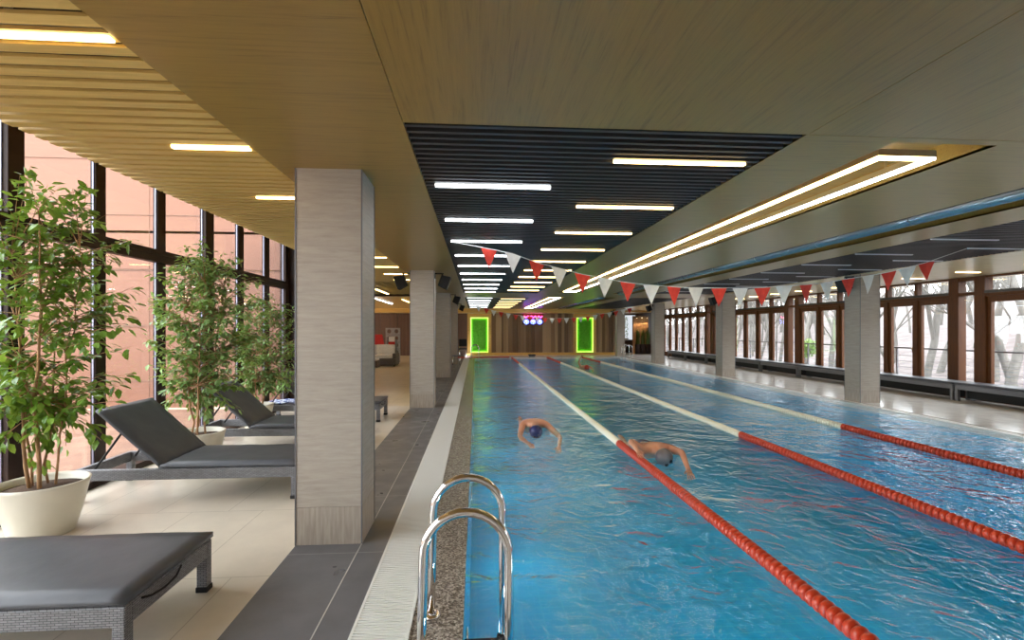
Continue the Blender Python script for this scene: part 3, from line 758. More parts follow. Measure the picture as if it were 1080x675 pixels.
# ------------------------------------------------------------------ pennants
def bunting(Y, p, pw, ph, start_red, label, group, flaglabel, zend):
    (x0, z0), (x1, z1) = p[0], p[-1]
    def zz(x):
        # piecewise linear through measured points
        for (a, za), (b, zb) in zip(p[:-1], p[1:]):
            if a <= x <= b: return za + (zb-za)*(x-a)/(b-a)
        return p[0][1] if x < p[0][0] else p[-1][1]
    m = MB(); pts = [(zend[0], Y, ZC)] + [(x, Y, z) for x, z in p] + [(zend[1], Y, ZC)]
    m.tube(pts, .005, 6); o = m.build('bunting_cord', M['cord']); tag(o, label, 'cord')
    for i, (x, z) in enumerate(p):
        red = (i % 2 == 0) == start_red
        rr = random.Random(i*7+int(Y)); ang = rr.uniform(-.25,.25); tw = rr.uniform(-.05,.05)
        sl = (zz(x+pw/2)-zz(x-pw/2))/pw
        m = MB(); n = 6; vs = []; fs = []
        for side in (0, .003):
            for j in range(n+1):
                s_ = j/n; wv = pw/2*(1-s_)
                for k in range(3):
                    u = (k-1)*wv
                    vs.append((u*math.cos(ang) , u*math.sin(ang) + side + .015*math.sin(s_*3+i)*s_, u*sl*(1-s_) - s_*ph + tw*0))
        for b in (0, (n+1)*3):
            for j in range(n):
                for k in range(2): a = b+j*3+k; fs.append((a,a+1,a+4,a+3) if b else (a,a+3,a+4,a+1))
        m.add(vs, fs, 0, True)
        o = m.build('pennant', M['flag_red' if red else 'flag_white'], recalc=False); o.location = (x, Y, z-.004)
        tag(o, flaglabel % ('red' if red else 'white', 'leftmost' if i == 0 else ORD[i] + ' from the left'), 'pennant', group)
P1 = [(0.16,2.57),(0.45,2.51),(0.74,2.41),(1.02,2.34),(1.31,2.27),(1.59,2.22),(1.88,2.17),(2.18,2.14),(2.47,2.12),(2.75,2.11),(3.05,2.11),(3.33,2.11),(3.62,2.12),(3.91,2.14),(4.2,2.16),(4.48,2.19),(4.77,2.24),(5.04,2.28),(5.32,2.33),(5.58,2.39),(5.84,2.46)]
k = 6.8/6
P1 = [(x*k, 1.6+(z+.006-1.6)*k) for x, z in P1]
bunting(6.8, P1, .225, .265, True, 'white cord of the near pennant line across the pool', 'pennants on the near line', '%s triangular pennant on the near line, %s', (-.30, 7.25))
def bpx(px, py, Y):
    s, c = .0729, .9973; u = (px-540)/520; v = (347-py)/520; d = (s+u*c, c-u*s, v); q = Y/d[1]; return (d[0]*q, 1.6+d[2]*q)
xs2 = [505,513,520.7,528.5,536,543.9,551.4,559.2,566.7,574.7,582.2,590,597.5,605.3,612.6,620,627.8,635,642.8,649.7,657.4,664]
def y2(x):
    pts = [(505,323),(513,325.5),(520,327.5),(551.4,333.3),(582,335.8),(597,335.6),(612.6,334.5),(627.8,332.3),(642.8,329.6),(650,328),(664,325)]
    for (a, b), (c_, d) in zip(pts[:-1], pts[1:]):
        if a <= x <= c_: return b+(d-b)*(x-a)/(c_-a)
    return 325
P2 = [bpx(x, y2(x), 22.5) for x in xs2]
bunting(22.5, P2, .24, .25, False, 'white cord of the far pennant line across the pool', 'pennants on the far line', '%s triangular pennant on the far line, %s', (-.3, 8.0))

# ------------------------------------------------------------------ pool ladders
def ladder(loc, rz, label, base=0, steps=True):
    t = thing('pool_ladder', label, 'pool ladder', loc, rz, 'steel pool ladders')
    for yy in (-.265, .265):
        pts = [(-.205,yy,-.012),(-.2,yy,.30),(-.195,yy,.565)]
        for k in range(1, 16):
            a = PI - PI*k/16; pts.append((.195*math.cos(a), yy, .565+.195*math.sin(a)))
        pts += [(.195,yy,.565),(.197,yy,.2),(.197,yy,-.9)]
        m = MB(); m.tube(pts, .0215, 20); r = m.build('handrail', M['steel'], t)
        m = MB(); m.lathe([(.021,.0),(.052,.0),(.050,.010),(.035,.02),(.022,.022)], c=(-.205,yy,-.012), n=24); m.build('floor_flange', M['steel'], r)
        m = MB(); m.lathe([(.022,-.03),(.034,-.03),(.034,.02),(.022,.02)], c=(.197,yy,-.16), n=16); m.box(-.02,.19,yy-.012,yy+.012,-.185,-.16); m.build('wall_bracket', M['blackplastic'], r)
    for z in (-.25,-.55,-.85):
        m = MB(); m.box(.12,.22,-.26,.26,z-.012,z+.012); m.build('tread', M['steel'], t, .004)
    return t
ladder((-.045,2.535,0), 0, 'polished steel pool ladder in the foreground at the pool edge')
ladder((-.045,26.3,0), 0, 'steel pool ladder at the far left corner of the pool')
ladder((8.08,25.9,0), PI, 'steel pool ladder at the far right corner of the pool')

# ------------------------------------------------------------------ unseen underwater lights, added to brighten the water
uw = None
for i in range(8):
    lab = 'added unseen round underwater light in the pool wall below the stone edge, %s from the camera' % ORD[i]
    y = 3.4 + 3.1*i
    if uw is None:
        uw = thing('added_underwater_light', lab, 'pool light', (PX0, y, -.62), 0, 'added unseen underwater lights in the pool wall')
        m = MB(); m.lathe([(.15,0),(.155,.012),(.14,.02),(.125,.014),(.125,0)], n=28, axis='y')
        m.v = [(b, a, c) for a, b, c in m.v]; m.build('bezel', M['steel'], uw)
        m = MB(); m.lathe([(.123,.002),(.12,.010),(.0005,.016)], n=28, axis='y'); m.v = [(b, a, c) for a, b, c in m.v]
        m.build('lens', mat('added_light_lens', (1,1,1), emit=(.80,.95,1), es=UWE), uw)
    else: dup(uw, (PX0, y, -.62), 0, lab)

for i in range(4):
    dup(uw, (1.0+2.0*i, PY0, -.7), PI/2, 'added unseen round underwater light in the near end wall of lane %s' % ('one','two','three','four')[i])

# ------------------------------------------------------------------ loungers
def lounger(label, y0, x_foot=-1.65, raised=True, W=.76):
    """local: x along the length (0 foot, negative towards the head), y across"""
    t = thing('sun_lounger', label, 'sun lounger', (x_foot, y0, 0), 0, 'grey rattan sun loungers')
    L = 2.0; zt = .305; hb = .10
    m = MB(); b = .05
    m.box(-L,0,0,b,zt-hb,zt); m.box(-L,0,W-b,W,zt-hb,zt); m.box(-b,0,b,W-b,zt-hb,zt); m.box(-L,-L+b,b,W-b,zt-hb,zt); m.box(-1.26,-b,b,W-b,zt-.03,zt-.005)
    m.build('rattan_frame', M['rattan'], t, .008)
    for lx in (-.0005-.06, -L+.001):
        for ly in (0.001, W-.061):
            q = MB(); q.box(lx,lx+.06,ly,ly+.06,.03,zt-hb+.02); lg = q.build('leg', M['rattan'], t, .006)
            q = MB(); q.box(lx-.004,lx+.064,ly-.004,ly+.064,0,.032); q.build('foot_cap', M['blackplastic'], lg, .004)
    hx = -1.24; th = .055
    def pad(name, l, pivot, ang, x_dir=-1):
        """slightly puffed cushion grid"""
        nx, ny = 16, 8; vs = []; fs = []; R = Matrix.Rotation(ang, 3, 'Y')
        rr = random.Random(name + label)
        for side in (0,1):
            for i in range(nx+1):
                for j in range(ny+1):
                    u = i/nx; v = j/ny; e = min(u,1-u)*l; e2 = min(v,1-v)*W
                    f = min(1, e/.05)**.5 * min(1, e2/.05)**.5
                    z = th*.5 + (1 if side else -1)*th*.5*(.55+.45*f) + (rr.uniform(-.0025,.0025) if side else 0)
                    vs.append(Vector(pivot) + R @ Vector((-u*l, -.004+v*(W+.008), z)))
        n1 = (nx+1)*(ny+1)
        for s_ in (0,1):
            for i in range(nx):
                for j in range(ny):
                    a = s_*n1+i*(ny+1)+j; f = (a,a+ny+1,a+ny+2,a+1); fs.append(f if s_ else f[::-1])
        rim = [i*(ny+1) for i in range(nx+1)] + [nx*(ny+1)+j for j in range(1,ny+1)] + [i*(ny+1)+ny for i in range(nx-1,-1,-1)] + [j for j in range(ny-1,0,-1)]
        for k in range(len(rim)):
            a, b_ = rim[k], rim[(k+1) % len(rim)]; fs.append((a,b_,b_+n1,a+n1))
        q = MB(); q.add(vs, fs, 0, True); return q.build(name, M['cushion'], t)
    pad('seat_cushion', 1.25, (.005,0,zt-.002), 0)
    ang = math.radians(43) if raised else 0.0
    hp = (hx-.01, 0, zt+.0)
    pad('back_cushion', .76, (hp[0], 0, hp[2]+.012 if raised else zt-.002), ang)
    R = Matrix.Rotation(ang, 3, 'Y')
    q = MB(); q.obox(Vector(hp)+R @ Vector((-.37,W/2,-.005)), .37, W/2-.06, .012, R); q.build('back_frame', M['rattan'], t)
    if raised:
        q = MB()
        for yy in (.10, W-.10):
            a = Vector(hp)+R @ Vector((-.5,yy,-.02)); q.tube([a, (-L+.12,yy,zt-.03)], .011, 8)
        q.tube([Vector(hp)+R @ Vector((-.5,.10,-.02)), Vector(hp)+R @ Vector((-.5,W-.10,-.02))], .011, 8)
        q.build('support_strut', M['blackplastic'], t)
    q = MB(); q.tube([(.012,.10,.295),(.02,.16,.275),(.022,.26,.262),(.02,.36,.27),(.012,.42,.30)], .006, 6); q.build('tie_cord', M['blackplastic'], t)
    return t
lounger('flat grey rattan sun lounger in the foreground, cut by the left edge', 2.42, -1.63, raised=False)
lounger('grey rattan sun lounger with raised back behind the first potted tree', 4.78, -1.68)
lounger('grey rattan sun lounger with raised back behind the second potted tree', 6.62, -1.68)
lounger('farthest grey rattan sun lounger, its foot end visible between two columns', 8.62, -1.65)
# towel on the far lounger's head end
m = MB(); vs = []; fs = []
for i in range(9):
    for j in range(9):
        vs.append((i*.07, j*.06, .012*math.sin(i*1.3)*math.cos(j*1.1)))
n1 = len(vs); vs += [(x,y,z-.012) for x,y,z in vs]
for i in range(8):
    for j in range(8):
        a = i*9+j; fs.append((a,a+9,a+10,a+1)); fs.append((n1+a,n1+a+1,n1+a+10,n1+a+9))
m.add(vs, fs, 0, True)
def towelmat():
    mm = mat('blue_white_towel', (.1,.15,.4), .9); t, N, L, b = nodes(mm)
    w = N.new('ShaderNodeTexChecker'); w.inputs['Scale'].default_value = 14; w.inputs['Color1'].default_value = (.05,.09,.30,1); w.inputs['Color2'].default_value = (.75,.78,.85,1)
    L.new(coords(t, (1,1,1), (0,0,.78)), w.inputs['Vector']); L.new(w.outputs['Color'], b.inputs['Base Color']); return mm
o = m.build('towel', towelmat(), recalc=False); o.location = (-3.62,8.72,.333)
tag(o, 'folded blue and white patterned towel on the farthest lounger', 'towel')

# ------------------------------------------------------------------ potted ficus
def ficus(loc, label, pot_r, pot_h, crown, n_br, lpb, leaf, stems, mleaf, seed, xmin):
    rnd = random.Random(seed)
    t = thing('potted_ficus', label, 'potted tree', loc, 0, 'potted ficus trees beside the glass wall')
    pr = pot_r
    m = MB(); m.lathe([(pr*.66,0),(pr*.68,.01),(pr*.84,pot_h*.45),(pr*.97,pot_h*.93),(pr,pot_h),(pr*.96,pot_h+.004),(pr*.92,pot_h-.02),(pr*.90,pot_h-.06)], n=48); m.build('pot', M['pot'], t)
    m = MB(); m.lathe([(0.001,pot_h-.03),(pr*.5,pot_h-.035),(pr*.9,pot_h-.055)], n=32); m.build('soil', M['soil'], t)
    tr = MB(); lf = MB()
    (cx, cy, cz), (rx, ry, rz) = crown
    sp_pts = []
    for s_ in range(stems):
        a = 2*PI*s_/stems + rnd.random(); r0 = pr*.25
        p = Vector((r0*math.cos(a), r0*math.sin(a), pot_h-.06)); top = cz + rz*rnd.uniform(.2,.6)
        pts = [p]; n = 9
        tgt = Vector((cx + rx*.35*math.cos(a)*rnd.uniform(.3,1), cy + ry*.3*math.sin(a), top))
        for i in range(1, n+1):
            f = i/n; q = p.lerp(tgt, f); q += Vector((rnd.uniform(-.03,.03), rnd.uniform(-.03,.03), 0)); pts.append(q)
        rad = rnd.uniform(.009,.017)
        tr.tube(pts, [rad*(1-.7*i/n) for i in range(n+1)], 8); sp_pts.append(pts)
    def add_leaf(p, d, sz):
        up = Vector((rnd.uniform(-.5,.5), rnd.uniform(-.5,.5), 1)).normalized()
        d = d.normalized(); w = d.cross(up)
        if w.length < .05: w = Vector((1,0,0))
        w.normalize(); nrm = w.cross(d)
        L_ = sz; W_ = sz*.27; dr = -nrm*sz*.10
        v = [p, p+d*L_*.35+w*W_, p+d*L_*.75+w*W_*.65+dr, p+d*L_+dr*2.2, p+d*L_*.75-w*W_*.65+dr, p+d*L_*.35-w*W_, p+d*L_*.5-nrm*sz*.06]
        lf.add(v, [(0,1,6),(1,2,6),(2,3,6),(3,4,6),(4,5,6),(5,0,6)])
    for b in range(n_br):
        # random target on/in the crown
        while True:
            q = Vector((rnd.uniform(-1,1), rnd.uniform(-1,1), rnd.uniform(-1,1)))
            if q.length <= 1 and q.length > .25: break
        tip = Vector((cx+q.x*rx, cy+q.y*ry, cz+q.z*rz))
        st = rnd.choice(sp_pts); i = min(range(len(st)), key=lambda k: abs(st[k].z-(tip.z-.25)) + rnd.random()*.15)
        i = max(3, i); o_ = st[i]
        mid = o_.lerp(tip, .5) + Vector((0,0,rnd.uniform(.03,.16)))
        pts = []
        for k in range(8):
            f = k/7; p = o_*(1-f)**2 + mid*2*f*(1-f) + tip*f*f
            if p.x + loc[0] < xmin: p.x = xmin - loc[0]
            pts.append(p)
        tr.tube(pts, [.0045*(1-.7*k/7) for k in range(8)], 4, cap=False)
        for k in range(lpb):
            f = rnd.uniform(.22,1.0); kk = min(6, int(f*7)); p = pts[kk].lerp(pts[kk+1], f*7-kk)
            dd = (pts[kk+1]-pts[kk]).normalized()
            side = Vector((rnd.uniform(-1,1), rnd.uniform(-1,1), rnd.uniform(-.9,.15)))
            d = (dd*.5 + side).normalized()
            base = p + d*rnd.uniform(.005,.05)
            if base.x + d.x*.06 + loc[0] < xmin: base.x = xmin - loc[0] + .06
            add_leaf(base, d, leaf*rnd.uniform(.7,1.2))
    tr.build('stems', M['bark'], t, recalc=False)
    lf.build('foliage', mleaf, t, recalc=False)
    return t
ficus((-3.40,4.14,0), 'potted ficus tree nearest the camera, in a cream pot beside the glass wall', .295, .40, ((.02,0,1.70),(.74,.42,1.30)), 150, 20, .085, 5, M['leaf'], 11, -3.78)
ficus((-3.25,6.04,0), 'second potted ficus tree, in a cream pot between two loungers', .285, .40, ((.02,.1,1.58),(.78,.40,1.12)), 200, 25, .070, 4, M['leaf2'], 12, -3.78)
ficus((-3.55,8.3,0), 'farthest potted ficus tree, partly hidden behind the second', .25, .38, ((.08,.0,1.38),(.78,.4,.92)), 190, 23, .068, 3, M['leaf2'], 13, -3.78)

# ------------------------------------------------------------------ lounge furniture
t = thing('rattan_sofa', 'dark brown rattan sofa with cream cushions in the lounge', 'sofa', (-5.35,21.3,0))
m = MB(); m.box(0,1.95,0,.95,.04,.34); m.box(0,.15,0,.95,.34,.62); m.box(1.8,1.95,.0,.95,.34,.56); m.box(.15,1.8,.83,.95,.34,.72); m.build('rattan_frame', M['rattan_dark'], t, .03, 3)
for k in range(2):
    m = MB(); m.box(.17+.82*k,.97+.82*k,.04,.80,.345,.50); m.build('seat_cushion', M['white_cushion'], t, .03, 3)
    m = MB(); m.box(.17+.82*k,.97+.82*k,.62,.82,.505,.92); m.build('back_cushion', M['white_cushion'], t, .04, 3)
for x in (.08,1.87):
    for yy in (.08,.87):
        m = MB(); m.box(x-.03,x+.03,yy-.03,yy+.03,0,.04); m.build('leg', M['blackplastic'], t)
t = thing('rattan_ottoman', 'low dark brown rattan ottoman standing before the sofa', 'ottoman', (-4.75,20.55,0))
m = MB(); m.box(0,.72,0,.6,.02,.30); m.build('rattan_body', M['rattan_dark'], t, .03, 3)
m = MB(); m.box(.02,.70,.02,.58,.30,.38); m.build('cushion', M['white_cushion'], t, .03, 3)
t = thing('red_armchair', 'bright red high backed armchair behind the cream sofa', 'armchair', (-4.95,23.1,0))
m = MB(); m.box(0,.8,.0,.75,.25,.48); m.build('seat', M['red'], t, .04, 3)
m = MB(); m.add([(.0,.0,.4),(.8,.0,.4),(.8,.14,.4),(.0,.14,.4),(.1,-.1,1.35),(.66,-.1,1.35),(.66,.02,1.35),(.1,.02,1.35)], [(0,3,2,1),(4,5,6,7),(0,1,5,4),(1,2,6,5),(2,3,7,6),(3,0,4,7)]); m.build('backrest', M['red'], t, .04, 3)
for x in (.08,.72):
    for yy in (.08,.67):
        m = MB(); m.tube([(x,yy,0),(x,yy,.25)], .02, 8); m.build('leg', M['steel'], t)
t = thing('decorative_screen', 'grey block screen with round holes beside the red armchair', 'screen', (-4.3,23.8,0))
m = MB()
for i in range(2):
    for j in range(5):
        cx = .18+.34*i; cz = .17+.33*j
        # square block ring round a circular hole
        n = 16; vs = []; fs = []
        for yy in (0,.16):
            for k in range(n):
                a = 2*PI*k/n + PI/4; c_, s_ = math.cos(a), math.sin(a); mx_ = max(abs(c_), abs(s_))
                vs.append((cx+.165*c_/mx_, yy, cz+.16*s_/mx_)); vs.append((cx+.10*c_, yy, cz+.10*s_))
        for k in range(n):
            a = 2*k; b_ = 2*((k+1) % n); o_ = 2*n
            fs += [(a,b_,b_+1,a+1),(o_+a,o_+a+1,o_+b_+1,o_+b_),(a,o_+a,o_+b_,b_),(a+1,b_+1,o_+b_+1,o_+a+1)]
        m.add(vs, fs)
m.build('blocks', noisy('grey_screen_blocks', (.36,.35,.32), (.28,.27,.25), ns=9, rough=.7), t)
t = thing('magazine_stand', 'small stand with white and red magazines in front of the block screen', 'magazine stand', (-4.12,23.2,0))
m = MB(); m.box(0,.42,.0,.3,0,.05); m.box(.0,.03,0,.3,.05,1.1); m.box(.39,.42,0,.3,.05,1.1); m.box(.03,.39,.1,.3,.72,.76); m.build('stand_frame', M['greymetal'], t)
m = MB(); m.obox((.2,.12,.92),.15,.01,.13,Matrix.Rotation(-.2,3,'X')); m.build('magazine', M['red'], t)
m = MB(); m.obox((.2,.16,1.12),.14,.01,.12,Matrix.Rotation(-.2,3,'X')); m.build('magazine', M['whiteplastic'], t)['label'] = 'white magazine'
t = thing('metal_stool', 'small grey stool standing by the farthest lounger-side column', 'stool', (-1.05,21.9,0))
m = MB(); m.box(0,.38,0,.38,.38,.44); m.build('seat', M['greymetal'], t, .01)
for x in (.02,.34):
    for yy in (.02,.34):
        m = MB(); m.tube([(x,yy,0),(x,yy,.38)], .014, 8); m.build('leg', M['steel'], t)
# black chair at far left corner
t = thing('black_chair', 'black lifeguard chair at the far left corner by the board wall', 'chair', (-.98,28.2,0))
m = MB(); m.box(0,.45,0,.45,.44,.50); m.build('seat', M['blackplastic'], t, .01)
m = MB(); m.box(0,.45,.42,.46,.60,1.02); m.build('backrest', M['blackplastic'], t, .02)
for x in (.03,.42):
    for yy in (.03,.43):
        m = MB(); m.tube([(x,yy,0),(x,yy,.44 if yy < .2 else .62)], .014, 8); m.build('leg', M['steel'], t)
t = thing('starting_block', 'small dark starting block on the far pool edge', 'starting block', (3.0,27.65,0))
m = MB(); m.box(0,.34,.1,.3,0,.10); m.build('pedestal', M['greymetal'], t); m = MB(); m.box(-.02,.36,0,.42,.10,.16); m.build('platform', M['black'], t, .01)

# far right room beyond the last column
wall('wall_corner_back', 'dark wall of the far right corner', M['dark_wall'], 8.95,12,33.9,34.1,0,ZC)
m = MB(); m.box(9.05,12,30.2,34,-.1,0); struct(m.build('floor_corner', M['lounge_tile']), 'floor of the far right corner room')
m = MB(); m.box(8.9,12,31,34.2,ZC-.1,ZC); struct(m.build('ceiling_corner', M['gold_wood']), 'ceiling of the far right corner room')
wall('wall_corner_partition', 'short wall behind the far right column', M['dark_wall'], 8.88,9.04,29.9,33.95,0,ZC)
t = thing('patterned_window', 'bright white window with leaf pattern in the far right corner', 'screen', (9.9,33.55,0))
m = MB(); m.box(0,1.15,0,.06,.86,2.55); m.build('glowing_panel', mat('white_glowing_panel', (.8,.82,.85), .5, emit=(.85,.92,1), es=.3), t)  # the patterned window's brightness is a glow put into this panel
m = MB(); m.box(-.06,0,-.02,.08,0,2.6); m.box(1.15,1.21,-.02,.08,0,2.6); m.box(0,1.15,-.02,.08,2.55,2.6); m.box(0,1.15,-.02,.08,.78,.86); m.build('patterned_window_frame', M['dark_frame'], t)
m = MB(); rr = random.Random(4)
for k in range(130):
    c = Vector((rr.uniform(.08,.62), -.006, rr.uniform(1.0,2.45))); a = rr.uniform(0,PI); d = Vector((math.cos(a),0,math.sin(a)))*.06; w_ = Vector((-math.sin(a),0,math.cos(a)))*.02
    m.add([c-d,c-w_,c+d,c+w_], [(0,1,2,3)])
m.build('leaf_pattern', M['reedleaf'], t, recalc=False)
t = thing('sideboard', 'dark brown sideboard under the leaf-patterned window', 'sideboard', (9.85,32.9,0))
m = MB(); m.box(0,1.35,0,.45,.05,.78); m.build('body', M['dark_wall'], t, .01); m = MB(); m.box(-.02,1.37,-.02,.47,.78,.82); m.build('top', M['dark_frame'], t); m = MB(); m.box(.03,1.32,.03,.42,0,.05); m.build('plinth', M['black'], t)
m = MB(); m.box(0,.4,0,.2,0,.16); o = m.build('paper_box', M['whiteplastic'], None, .01); o.location = (10.0,33.0,.82); tag(o, 'white box standing on the dark sideboard', 'box')
pl = None
for i in range(3):
    lab = 'tall dark planter with reeds under a wall spotlight, %s in the far right corner' % ('leftmost','middle','rightmost')[i]
    loc = (11.32-.0+.0, 0, 0)
    x = 10.36+.33*i; loc = (x, 31.0, 0)
    if pl is None:
        pl = thing('reed_planter', lab, 'planter', loc, 0, 'tall planters with reeds')
        m = MB(); m.box(-.14,.14,-.14,.14,0,.62); m.build('planter_box', M['dark_frame'], pl, .01)
        m = MB(); m.box(-.12,.12,-.12,.12,.60,.63); m.build('soil', M['soil'], pl)
        m = MB(); rr = random.Random(8)
        for k in range(90):
            a = rr.uniform(0,2*PI); lean = rr.uniform(0,.22); h = rr.uniform(.5,1.15); b0 = Vector((rr.uniform(-.1,.1),rr.uniform(-.1,.1),.63))
            tip = b0+Vector((math.cos(a)*lean, math.sin(a)*lean, h)); mid = b0.lerp(tip,.5)+Vector((0,0,.05)); w_ = Vector((-math.sin(a),math.cos(a),0))*.014
            m.add([b0-w_,b0+w_,mid+w_,mid-w_,tip], [(0,1,2,3),(3,2,4)])
        m.build('reeds', M['reedleaf'], pl, recalc=False)
    else: dup(pl, loc, 0, lab)
m = MB(); m.box(10.2,11.25,31.5,31.6,0,2.45); struct(m.build('wall_planter_back', noisy('warm_stone_wall', (.50,.30,.16), (.35,.20,.10), (4,4,1), 4, .7)), 'warm lit wall behind the planters')
for i in range(3):
    x = 10.42+.33*i
    t = thing('wall_spotlight', 'small spotlight above the planters, %s of three' % ('left','middle','right')[i], 'spotlight', (x,31.33,2.42), 0, 'spotlights above the planters')
    m = MB(); m.tube([(0,0,0),(0,0,-.1)], .035, 12); m.box(-.01,.01,0,.17,-.03,-.01); m.build('housing', M['blackplastic'], t); m = MB(); m.tube([(0,0,-.1),(0,0,-.104)], .028, 12); m.build('lens', M['spot'], t)
    l = bpy.data.lights.new('spotlight_lamp', 'SPOT'); l.energy = 14; l.color = (1,.65,.35); l.spot_size = 1.0; l.spot_blend = .5; l.shadow_soft_size = .03
    lo = bpy.data.objects.new('spotlight_beam', l); C.objects.link(lo); lo.parent = t; lo.location = (0,0,-.12); lo.rotation_euler = (.12,0,0)

# ------------------------------------------------------------------ swimmers
def swimmer(label, loc, rz, J, capmat, trunks, scale=1.0):
    t = thing('swimmer', label, 'person', loc, rz)
    t.name = 'person'
    names = list(J['p']); idx = {n: i for i, n in enumerate(names)}
    vs = [J['p'][n][0] for n in names]; rs = [J['p'][n][1] for n in names]
    es = [(idx[a], idx[b]) for a, b in J['e']]
    # hands: palm and five fingers on each wrist
    for side in ('l', 'r'):
        w = Vector(J['p']['wrist_'+side][0]); e = Vector(J['p']['elbow_'+side][0]); d = (w-e).normalized()
        sd = d.cross(Vector((0,0,1)));  sd = sd.normalized() if sd.length > .1 else Vector((1,0,0))
        pi_ = len(vs); vs.append(w+d*.05); rs.append((.036,.018)); es.append((idx['wrist_'+side], pi_))
        pj = len(vs); vs.append(w+d*.09); rs.append((.036,.014)); es.append((pi_, pj))
        for k, fl in enumerate((.055,.07,.075,.065)):
            o_ = (k-1.5)*.021
            a = len(vs); vs.append(w+d*.11+sd*o_); rs.append((.009,.009)); es.append((pj, a))
            b = len(vs); vs.append(w+d*(.11+fl*.55)+sd*o_*1.1+Vector((0,0,-.006))); rs.append((.008,.008)); es.append((a, b))
            c = len(vs); vs.append(w+d*(.11+fl)+sd*o_*1.15+Vector((0,0,-.016))); rs.append((.0065,.0065)); es.append((b, c))
        a = len(vs); sg = 1 if side == 'l' else -1
        vs.append(w+d*.06-sd*.045*sg); rs.append((.010,.010)); es.append((pi_, a))
        b = len(vs); vs.append(w+d*.10-sd*.06*sg); rs.append((.008,.008)); es.append((a, b))
    me = bpy.data.meshes.new('body'); me.from_pydata([tuple(v) for v in vs], es, []); me.materials.append(M['skin'])
    o = bpy.data.objects.new('body', me); C.objects.link(o); o.parent = t
    sk = o.modifiers.new('skin', 'SKIN'); sk.use_smooth_shade = True
    if not me.skin_vertices: 
        pass
    lay = me.skin_vertices[0] if len(me.skin_vertices) else None
    if lay:
        for i, r in enumerate(rs):
            lay.data[i].radius = r if isinstance(r, tuple) else (r, r); lay.data[i].use_root = (i == idx['pelvis'])
    ss = o.modifiers.new('sub', 'SUBSURF'); ss.levels = 2; ss.render_levels = 2
    hd = Vector(J['p']['head'][0]); nk = Vector(J['p']['neck'][0]); up = (hd-nk).normalized(); face = Vector(J['face']).normalized()
    # swim cap over the crown of the head
    m = MB(); n, q = 20, 8; vs2 = []; fs2 = []
    ax = (up*.75-face*.6).normalized(); s1 = ax.cross(Vector((1,0,0))).normalized(); s2 = ax.cross(s1)
    for i in range(q+1):
        th = i/q*1.75
        for k in range(n):
            a = 2*PI*k/n; vs2.append(hd + up*.02 + (ax*math.cos(th) + (s1*math.cos(a)+s2*math.sin(a))*math.sin(th))*.108)
    for i in range(q):
        for k in range(n): k2 = (k+1) % n; fs2.append((i*n+k, i*n+k2, (i+1)*n+k2, (i+1)*n+k))
    m.add(vs2, fs2, 0, True); m.build('swim_cap', capmat, t)
    # goggles and face relief
    m = MB(); side = up.cross(face).normalized()
    for sg in (-1,1):
        c = hd + face*.098 + side*.034*sg + up*.012
        m.tube([c, c+face*.018], .022, 12)
    m.tube([hd+face*.105+side*-.02+up*.012, hd+face*.105+side*.02+up*.012], .006, 6); m.build('goggles', M['blackplastic'], t)
    # trunks wrap the hips
    m = MB(); pv = Vector(J['p']['pelvis'][0]); bl = Vector(J['p']['belly'][0]); dr = (pv-bl).normalized(); sd = dr.cross(Vector((0,0,1))).normalized(); uz = sd.cross(dr)
    n = 20; vs2 = []; fs2 = []
    prof = [(-.06,.150,.118),(.0,.168,.130),(.08,.176,.126),(.15,.172,.112)]
    for u, a_, b_ in prof:
        for k in range(n): an = 2*PI*k/n; vs2.append(pv+dr*u+sd*a_*math.cos(an)+uz*b_*math.sin(an))
    for i in range(len(prof)-1):
        for k in range(n): k2 = (k+1) % n; fs2.append((i*n+k, i*n+k2, (i+1)*n+k2, (i+1)*n+k))
    m.add(vs2, fs2, 0, True); m.build('swim_trunks', trunks, t)
    return t
def body(arm_l, arm_r, head, face, lift=0.0, kick=.03):
    p = {'pelvis': ((0,.58,-.10),(.155,.11)), 'belly': ((0,.36,-.085),(.14,.105)), 'chest': ((0,.14,-.06+lift),(.165,.125)), 'upper': ((0,.0,-.04+lift),(.15,.11)),
         'neck': ((0,-.12,-.02+lift),(.058,.058)), 'head': (head,(.088,.1)), 'crown': (tuple(Vector(head)+(Vector(head)-Vector((0,-.12,-.02+lift))).normalized()*.07),(.07,.075)),
         'shoulder_l': ((-.19,-.02,-.03+lift),.062), 'shoulder_r': ((.19,-.02,-.03+lift),.062),
         'elbow_l': (arm_l[0],.042), 'wrist_l': (arm_l[1],.027), 'elbow_r': (arm_r[0],.042), 'wrist_r': (arm_r[1],.027)}
    e = [('pelvis','belly'),('belly','chest'),('chest','upper'),('upper','neck'),('neck','head'),('head','crown'),('upper','shoulder_l'),('upper','shoulder_r'),('shoulder_l','elbow_l'),('elbow_l','wrist_l'),('shoulder_r','elbow_r'),('elbow_r','wrist_r')]
    for s_, x, kk in (('l',-.095,kick),('r',.095,-kick)):
        p['hip_'+s_] = ((x,.68,-.12),.085); p['knee_'+s_] = ((x*1.1,1.05,-.16-kk*.5),.058); p['calf_'+s_] = ((x*1.1,1.22,-.17-kk*.3),.052); p['ankle_'+s_] = ((x,1.47,-.16+kk),.034); p['toe_'+s_] = ((x,1.66,-.18+kk*1.3),.022)
        e += [('pelvis','hip_'+s_),('hip_'+s_,'knee_'+s_),('knee_'+s_,'calf_'+s_),('calf_'+s_,'ankle_'+s_),('ankle_'+s_,'toe_'+s_)]
    return {'p': p, 'e': e, 'face': face}
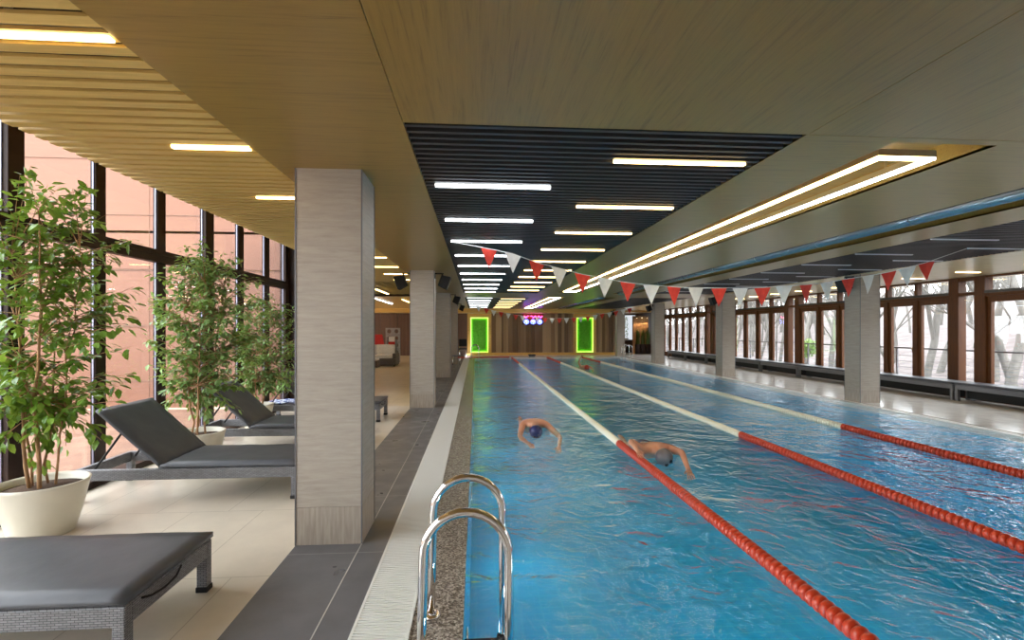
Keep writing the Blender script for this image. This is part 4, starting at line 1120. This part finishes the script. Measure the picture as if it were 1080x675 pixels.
swimmer('swimmer in dark cap and blue trunks in the lane nearest the ladder', (.95,8.05,.0), 0,
        body((( -.26,-.30,-.10),(-.16,-.58,-.14)), ((.40,-.20,-.14),(.34,-.46,-.22)), (.0,-.26,-.02), (0,-.75,-.66), lift=.075), M['navy_cap'], M['blue_cloth'])
swimmer('front crawl swimmer beside the red lane rope, bent arm lifted over the water', (2.34,6.25,.0), -.05,
        body(((-.36,-.06,.16),(-.36,-.40,.12)), ((.20,-.36,.08),(.16,-.66,-.03)), (.0,-.27,.015), (.3,-.8,-.5), lift=.07), mat('silver_swim_cap', (.16,.14,.14), .35), M['navy_cap'])
swimmer('distant swimmer in the second lane with one arm raised above the water', (4.55,20.3,.0), 0,
        body(((-.30,-.10,.22),(-.22,-.20,.44)), ((.22,-.34,-.05),(.18,-.62,-.08)), (.0,-.27,.02), (0,-.8,-.5), lift=.04), M['float_red'], M['navy_cap'])

# ------------------------------------------------------------------ world, camera, colour
W = bpy.data.worlds.new('overcast_sky'); S.world = W; W.use_nodes = True; N = W.node_tree.nodes; L = W.node_tree.links
bg = N['Background']; tc = N.new('ShaderNodeTexCoord'); nz = N.new('ShaderNodeTexNoise'); nz.inputs['Scale'].default_value = 2.5; nz.inputs['Detail'].default_value = 4
L.new(tc.outputs['Generated'], nz.inputs['Vector'])
rp = N.new('ShaderNodeValToRGB'); rp.color_ramp.elements[0].color = (.86,.92,1,1); rp.color_ramp.elements[1].color = (1,1,1,1); L.new(nz.outputs['Fac'], rp.inputs[0]); L.new(rp.outputs[0], bg.inputs[0])
bg.inputs[1].default_value = 3.7


cam = bpy.data.cameras.new('camera'); co = bpy.data.objects.new('camera', cam); C.objects.link(co); S.camera = co
co.location = (0,0,1.6); co.rotation_euler = (PI/2, 0, -math.atan(38/520)); cam.sensor_width = 36; cam.lens = 36*520/1080; cam.shift_y = 9.5/1080; cam.clip_start = .05; cam.clip_end = 400
S.view_settings.view_transform = 'Standard'; S.view_settings.look = 'None'; S.view_settings.gamma = 1; S.view_settings.use_curve_mapping = False
S.view_settings.exposure = 1.45
